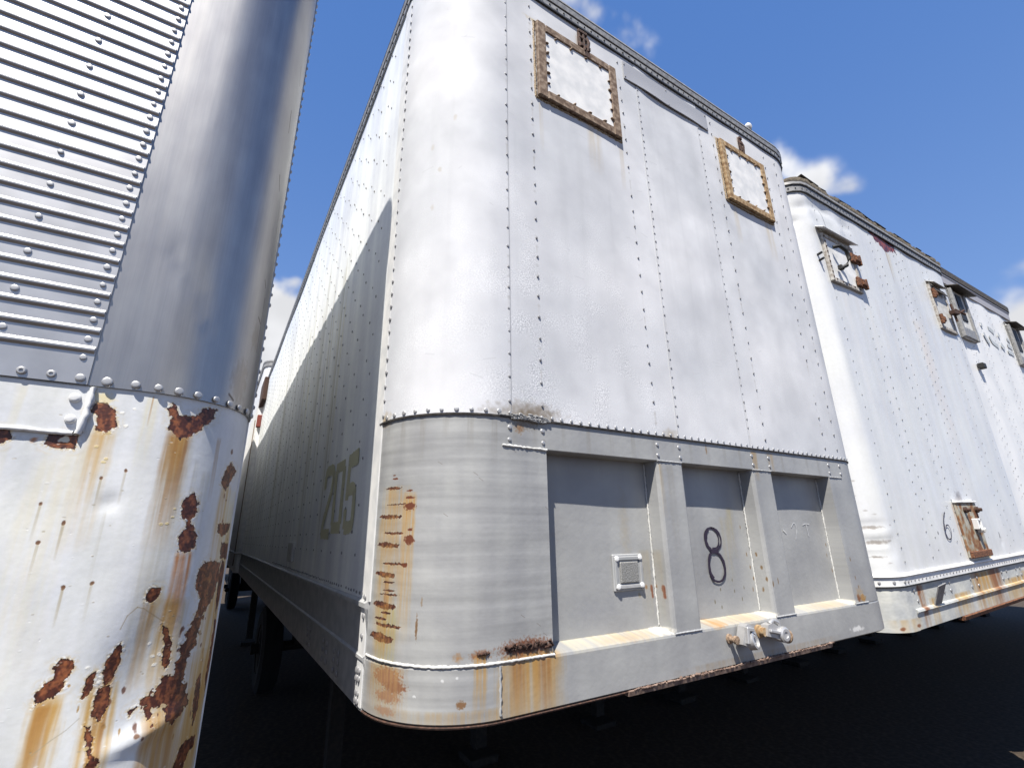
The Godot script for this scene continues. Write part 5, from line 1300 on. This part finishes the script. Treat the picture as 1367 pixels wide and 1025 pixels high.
func paint_battered(U: Cv, o: Outline) -> void:
	var W := U.w; var H := U.h
	U.base(200, 202, 203, [[Cv.noise(W, H, 111, 0.006, 3), 6, 6, 4], [Cv.noise(W, H, 112, 0.02, 4, Vector2(1, 10)), 5, 5, 6], [Cv.noise(W, H, 113, 0.1), 2, 2, 3]])
	U.relief(Cv.noise(W, H, 114, 0.03, 4), 0.3)
	var roll := 0.024
	var P := []
	for p in [[3.90, 2.24], [4.44, 2.24], [4.41, 2.14], [4.20, 2.085], [4.05, 2.14]]: P.append(p[0] + p[1] * roll); P.append(p[1] - (p[0] - o.org.x) * roll)
	U.chip(P, 700, [112, 50, 34], 0.2, 0.4)
	U.streak(4.245, 4.265, 2.10, 1.80, [120, 88, 58], 1.0, 4, 0.02); U.streak(4.24, 4.32, 2.08, 1.85, [196, 180, 140], 0.5, 5)
	# scrapes on the corner
	for k in [[3.03, 0.05, 0.075, 0.012], [3.04, -0.025, 0.085, 0.015], [3.02, -0.098, 0.05, 0.008]]: U.spot(k[0], k[1], k[2], k[3], [132, 126, 120], 0.85, int(k[1] * 500), 0.7, -50)
	for k in [[3.02, 0.14], [2.98, 0.22], [3.06, 0.12], [3.08, -0.13], [3.12, -0.02], [3.15, 0.06], [2.99, 0.3]]: U.spot(k[0], k[1], 0.016, 0.006, [150, 146, 142], 0.6, int(k[1] * 410), 0.6)
	# soot over the bracket, rust beside it
	U.spot(4.25, 0.215, 0.07, 0.05, [112, 106, 104], 0.75, 6, 1.0); U.spot(4.24, 0.19, 0.12, 0.03, [150, 142, 136], 0.6, 7, 1.0)
	U.streak(4.08, 4.15, 0.17, -0.2, [170, 138, 110], 0.7, 8); U.streak(4.42, 4.52, -0.12, -0.24, [190, 168, 120], 0.9, 9); U.streak(4.1, 4.5, -0.15, -0.24, [180, 160, 112], 0.6, 10)
	for k in 14: U.streak(3.3 + k * 0.155, 3.3 + k * 0.155 + 0.06, 1.7 - 0.05 * (k % 4), -0.2, [206, 202, 196], 0.4, 20 + k)
	U.streak(4.42, 4.56, 1.55, 0.1, [206, 194, 184], 0.6, 45)
	U.spot(4.42, 1.5, 0.05, 0.05, [196, 190, 178], 0.5, 46, 1.0)
	U.spot(4.79, -0.05, 0.012, 0.025, [110, 108, 108], 0.9, 47, 0.6); U.spot(3.75, 0.0, 0.008, 0.012, [90, 88, 86], 0.9, 48, 0.5); U.spot(4.88, -0.185, 0.02, 0.02, [140, 132, 124], 0.8, 49, 0.7)
	U.scratch(3.215, -0.2, 3.215, 2.1, 1.0, [190, 192, 194], 0.7); U.scratch(4.4, -0.2, 4.4, 2.1, 1.0, [200, 202, 204], 0.6)
	U.scratch(3.36, 1.75, 3.30, 2.12, 1.4, [80, 82, 84], 0.8)

# ---------------------------------------------------------------- further right: the trailer with faded lettering, and one beyond it
func lettered_trailer() -> void:
	var o := Outline.new(5.80, 8.00, -1.37, 0.15)
	var q := o.r * Q
	var t := thing("lettered_trailer", "tall white trailer with faded grey lettering between two hooded vents, far right", "trailer", o.org)
	var roll := 0.03
	t.rotation.z = roll
	t.position.x += sin(roll) * EYE
	var px := func(x: float, y: float) -> Array: return [x + y * roll, y - (x - o.org.x) * roll]
	var wave := func(s: float, y: float) -> float: return 0.004 * sin(s * 11.0) + 0.002 * sin(y * 3.0 + s * 2.0)
	part("front_skin", skin(o, o.fa - q, o.fb + q, 0.05, -0.2, 2.40, 0.2, 0.0, 0.004, null, wave), M.bright_white, t)
	part("lower_rail", sweep(o, o.fa - q, o.fb + q, 0.06, [[-0.45, -0.04], [-0.45, 0.0], [-0.21, 0.0], [-0.2, 0.012], [-0.19, 0.0]]), M.dull_white, t)
	part("top_rail", sweep(o, o.fa - q - 9, o.fb + q + 9, 0.06, [[2.375, 0.0], [2.375, 0.012], [2.46, 0.014], [2.463, 0.02], [2.478, 0.02], [2.48, 0.0]]), mat(Color(0.42, 0.40, 0.40), 0.5, 0.3), t)
	part("roof_edge", sweep(o, o.fa - q, o.fb + q * 0.4, 0.06, [[2.48, -0.01], [2.482, 0.026], [2.545, 0.03], [2.552, -0.04]]), M.dark_rail, t)
	var sp := []
	for k in 34:
		for x in [5.85, 6.18, 6.27, 6.62, 6.74, 7.08, 7.2, 7.55, 7.67]: sp.append([x, -0.15 + 0.075 * k + (0.03 if int(x * 100) % 2 else 0.0)])
	part("rivets", rivet_field(o, sp, 0.004, 0.006, 6), M.rivet_grey, t, Transform3D(), true)
	var g := MB.new()
	var marks := [[[6.147, 2.041], [6.282, 2.051], [6.485, 2.057]], [[6.139, 1.977], [6.204, 1.887]], [[6.234, 1.964], [6.384, 1.962], [6.457, 1.969], [6.479, 1.875]], [[6.702, 2.098], [6.711, 2.053]], [[6.685, 1.983], [6.717, 1.925], [6.774, 1.868]],
		[[6.903, 2.082], [7.060, 2.064]], [[6.850, 1.981], [6.887, 1.914], [7.054, 1.894]], [[7.207, 2.087], [7.248, 2.047]], [[7.190, 1.957], [7.277, 1.912]], [[7.428, 1.986], [7.583, 1.977]], [[7.373, 1.902], [7.555, 1.893]], [[7.490, 2.078], [7.578, 2.056]]]
	var k := 0
	for w in marks:
		var pts := []
		for p in w: pts.append(px.call(p[0], p[1]))
		ribbon(o, pts, 0.05 if k < 3 else 0.05, 0.0072 + 0.0004 * k, g, 30 + k, 0.15)
		k += 1
	part("faded_lettering", g, M.faded, t)
	for v in [[5.93, 6.30, 1.77, 2.30], [7.66, 8.02, 1.79, 2.30]]:
		var a: Array = px.call(v[0], v[2]); var b: Array = px.call(v[1], v[3])
		var cx: float = (a[0] + b[0]) / 2; var cy: float = (a[1] + b[1]) / 2; var hx: float = (b[0] - a[0]) / 2; var hy: float = (b[1] - a[1]) / 2
		var m := MB.new()
		m.box(Transform3D(Basis(), o.place(minf(cx, o.fb), cy, 0.012)), Vector3(hx, hy, 0.012), 0.004)
		var d := part("vent_door", m, M.dull_white, t)
		for s in [-1.0, 1.0]:
			m = MB.new()
			m.box(Transform3D(Basis(), o.place(minf(cx, o.fb) , cy, 0.02) + Vector3(s * (hx - 0.02), 0, 0)), Vector3(0.02, hy, 0.022), 0.005)
			part("frame", m, M.rail, d)
		m = MB.new()
		m.box(Transform3D(Basis(), o.place(minf(cx, o.fb), cy - hy + 0.06, 0.024)), Vector3(hx - 0.04, 0.05, 0.012), 0.004)
		part("sill", m, M.rail, d)
		m = MB.new()
		m.box(Transform3D(Basis(), o.place(minf(cx, o.fb), cy + hy * 0.3, 0.022)), Vector3(hx * 0.35, hy * 0.55, 0.01), 0.004)
		part("screen", m, M.black, d)
		m = MB.new()
		m.box(Transform3D(Basis(Vector3(1, 0, 0), 0.35) * Basis(Vector3(0, 0, 1), -0.03), o.place(minf(cx, o.fb) + 0.06, cy + hy + 0.015, 0.05)), Vector3(hx + 0.06, 0.004, 0.055), 0.002)
		part("hood", m, M.dark_rail, d)
	var bm := MB.new()
	var bp: Array = px.call(6.17, 1.51)
	bm.box(Transform3D(Basis(), o.place(bp[0], bp[1], 0.025)), Vector3(0.038, 0.028, 0.025), 0.006)
	part("block", bm, M.black, t)
	hull(t, o, 2.5, -0.45, 12.0, M.white_paint)

func plain_trailer(called: String, label: String, fa: float, fb: float, zf: float, r: float, top: float, yb: float, L: float, rail: Material) -> void:
	var o := Outline.new(fa, fb, zf, r)
	var q := o.r * Q
	var t := thing(called, label, "trailer", o.org)
	part("front_skin", skin(o, fa - q, fb + q, 0.05, yb, top - 0.06, 1.0, 0.0), M.white_paint, t)
	part("top_rail", sweep(o, fa - q - (L - r), fb + q + (L - r), 0.06, [[top - 0.09, 0.0], [top - 0.09, 0.014], [top - 0.03, 0.014], [top - 0.025, 0.02], [top, 0.02], [top + 0.004, -0.02]]), rail, t)
	part("belt_rail", sweep(o, fa - q - (L - r), fb + q + (L - r), 0.08, [[-0.19, 0.0], [-0.19, 0.012], [-0.175, 0.012], [-0.168, 0.0]]), M.dull_white, t)
	hull(t, o, top, yb, L, M.white_paint)

func _ready() -> void:
	lens_and_light()
	materials()
	var g := MB.new()
	var n := 24
	var rows := []; var uvs := []; var hint := []
	for i in n + 1: hint.append(Vector3.UP)
	for j in n + 1:
		var row := []; var ur := []
		for i in n + 1:
			var x := (float(i) / n - 0.5) * 2; var z := (float(j) / n - 0.5) * 2
			row.append(Vector3(signf(x) * pow(absf(x), 2.2) * 600, 0, signf(z) * pow(absf(z), 2.2) * 600)); ur.append(Vector2(x, z))
		rows.append(row); uvs.append(ur)
	g.grid(rows, hint, uvs)
	var ground := part("ground", g, M.asphalt, self)
	ground.set_meta("kind", "structure"); ground.set_meta("label", "dark asphalt yard under the parked trailers")
	main_trailer()
	ribbed_trailer()
	battered_trailer()
	lettered_trailer()
	plain_trailer("far_trailer", "white trailer standing behind the large one, seen through the gap between the trailers", 0.55, 2.5, -7.75, 0.2, 2.62, -0.43, 11.0, M.rail)
	plain_trailer("added_rear_trailer", "white trailer parked end to end behind the far one, almost wholly hidden, added to shade the ground there", 0.55, 2.5, -19.4, 0.2, 2.4, -0.43, 13.0, M.rail)  # added to darken the sunlit strip of ground past the far trailer
	plain_trailer("lower_trailer", "lower white trailer with a brown roof rail at the right edge of the photo", 8.45, 10.6, -1.50, 0.15, 2.32, -0.43, 12.0, M.rust)
	plain_trailer("added_end_trailer", "plain white trailer next in the row past the lower one, out of view, added for its shade on the ground", 10.95, 13.1, -1.45, 0.15, 2.3, -0.43, 12.0, M.rail)  # unseen, added so the ground at lower right lies in shade
	plain_trailer("added_end_trailer", "plain white trailer at the right end of the row, out of view, added for its shade on the ground", 13.5, 15.65, -1.45, 0.15, 2.3, -0.43, 12.0, M.rail)  # second unseen trailer, added to carry that shade further right
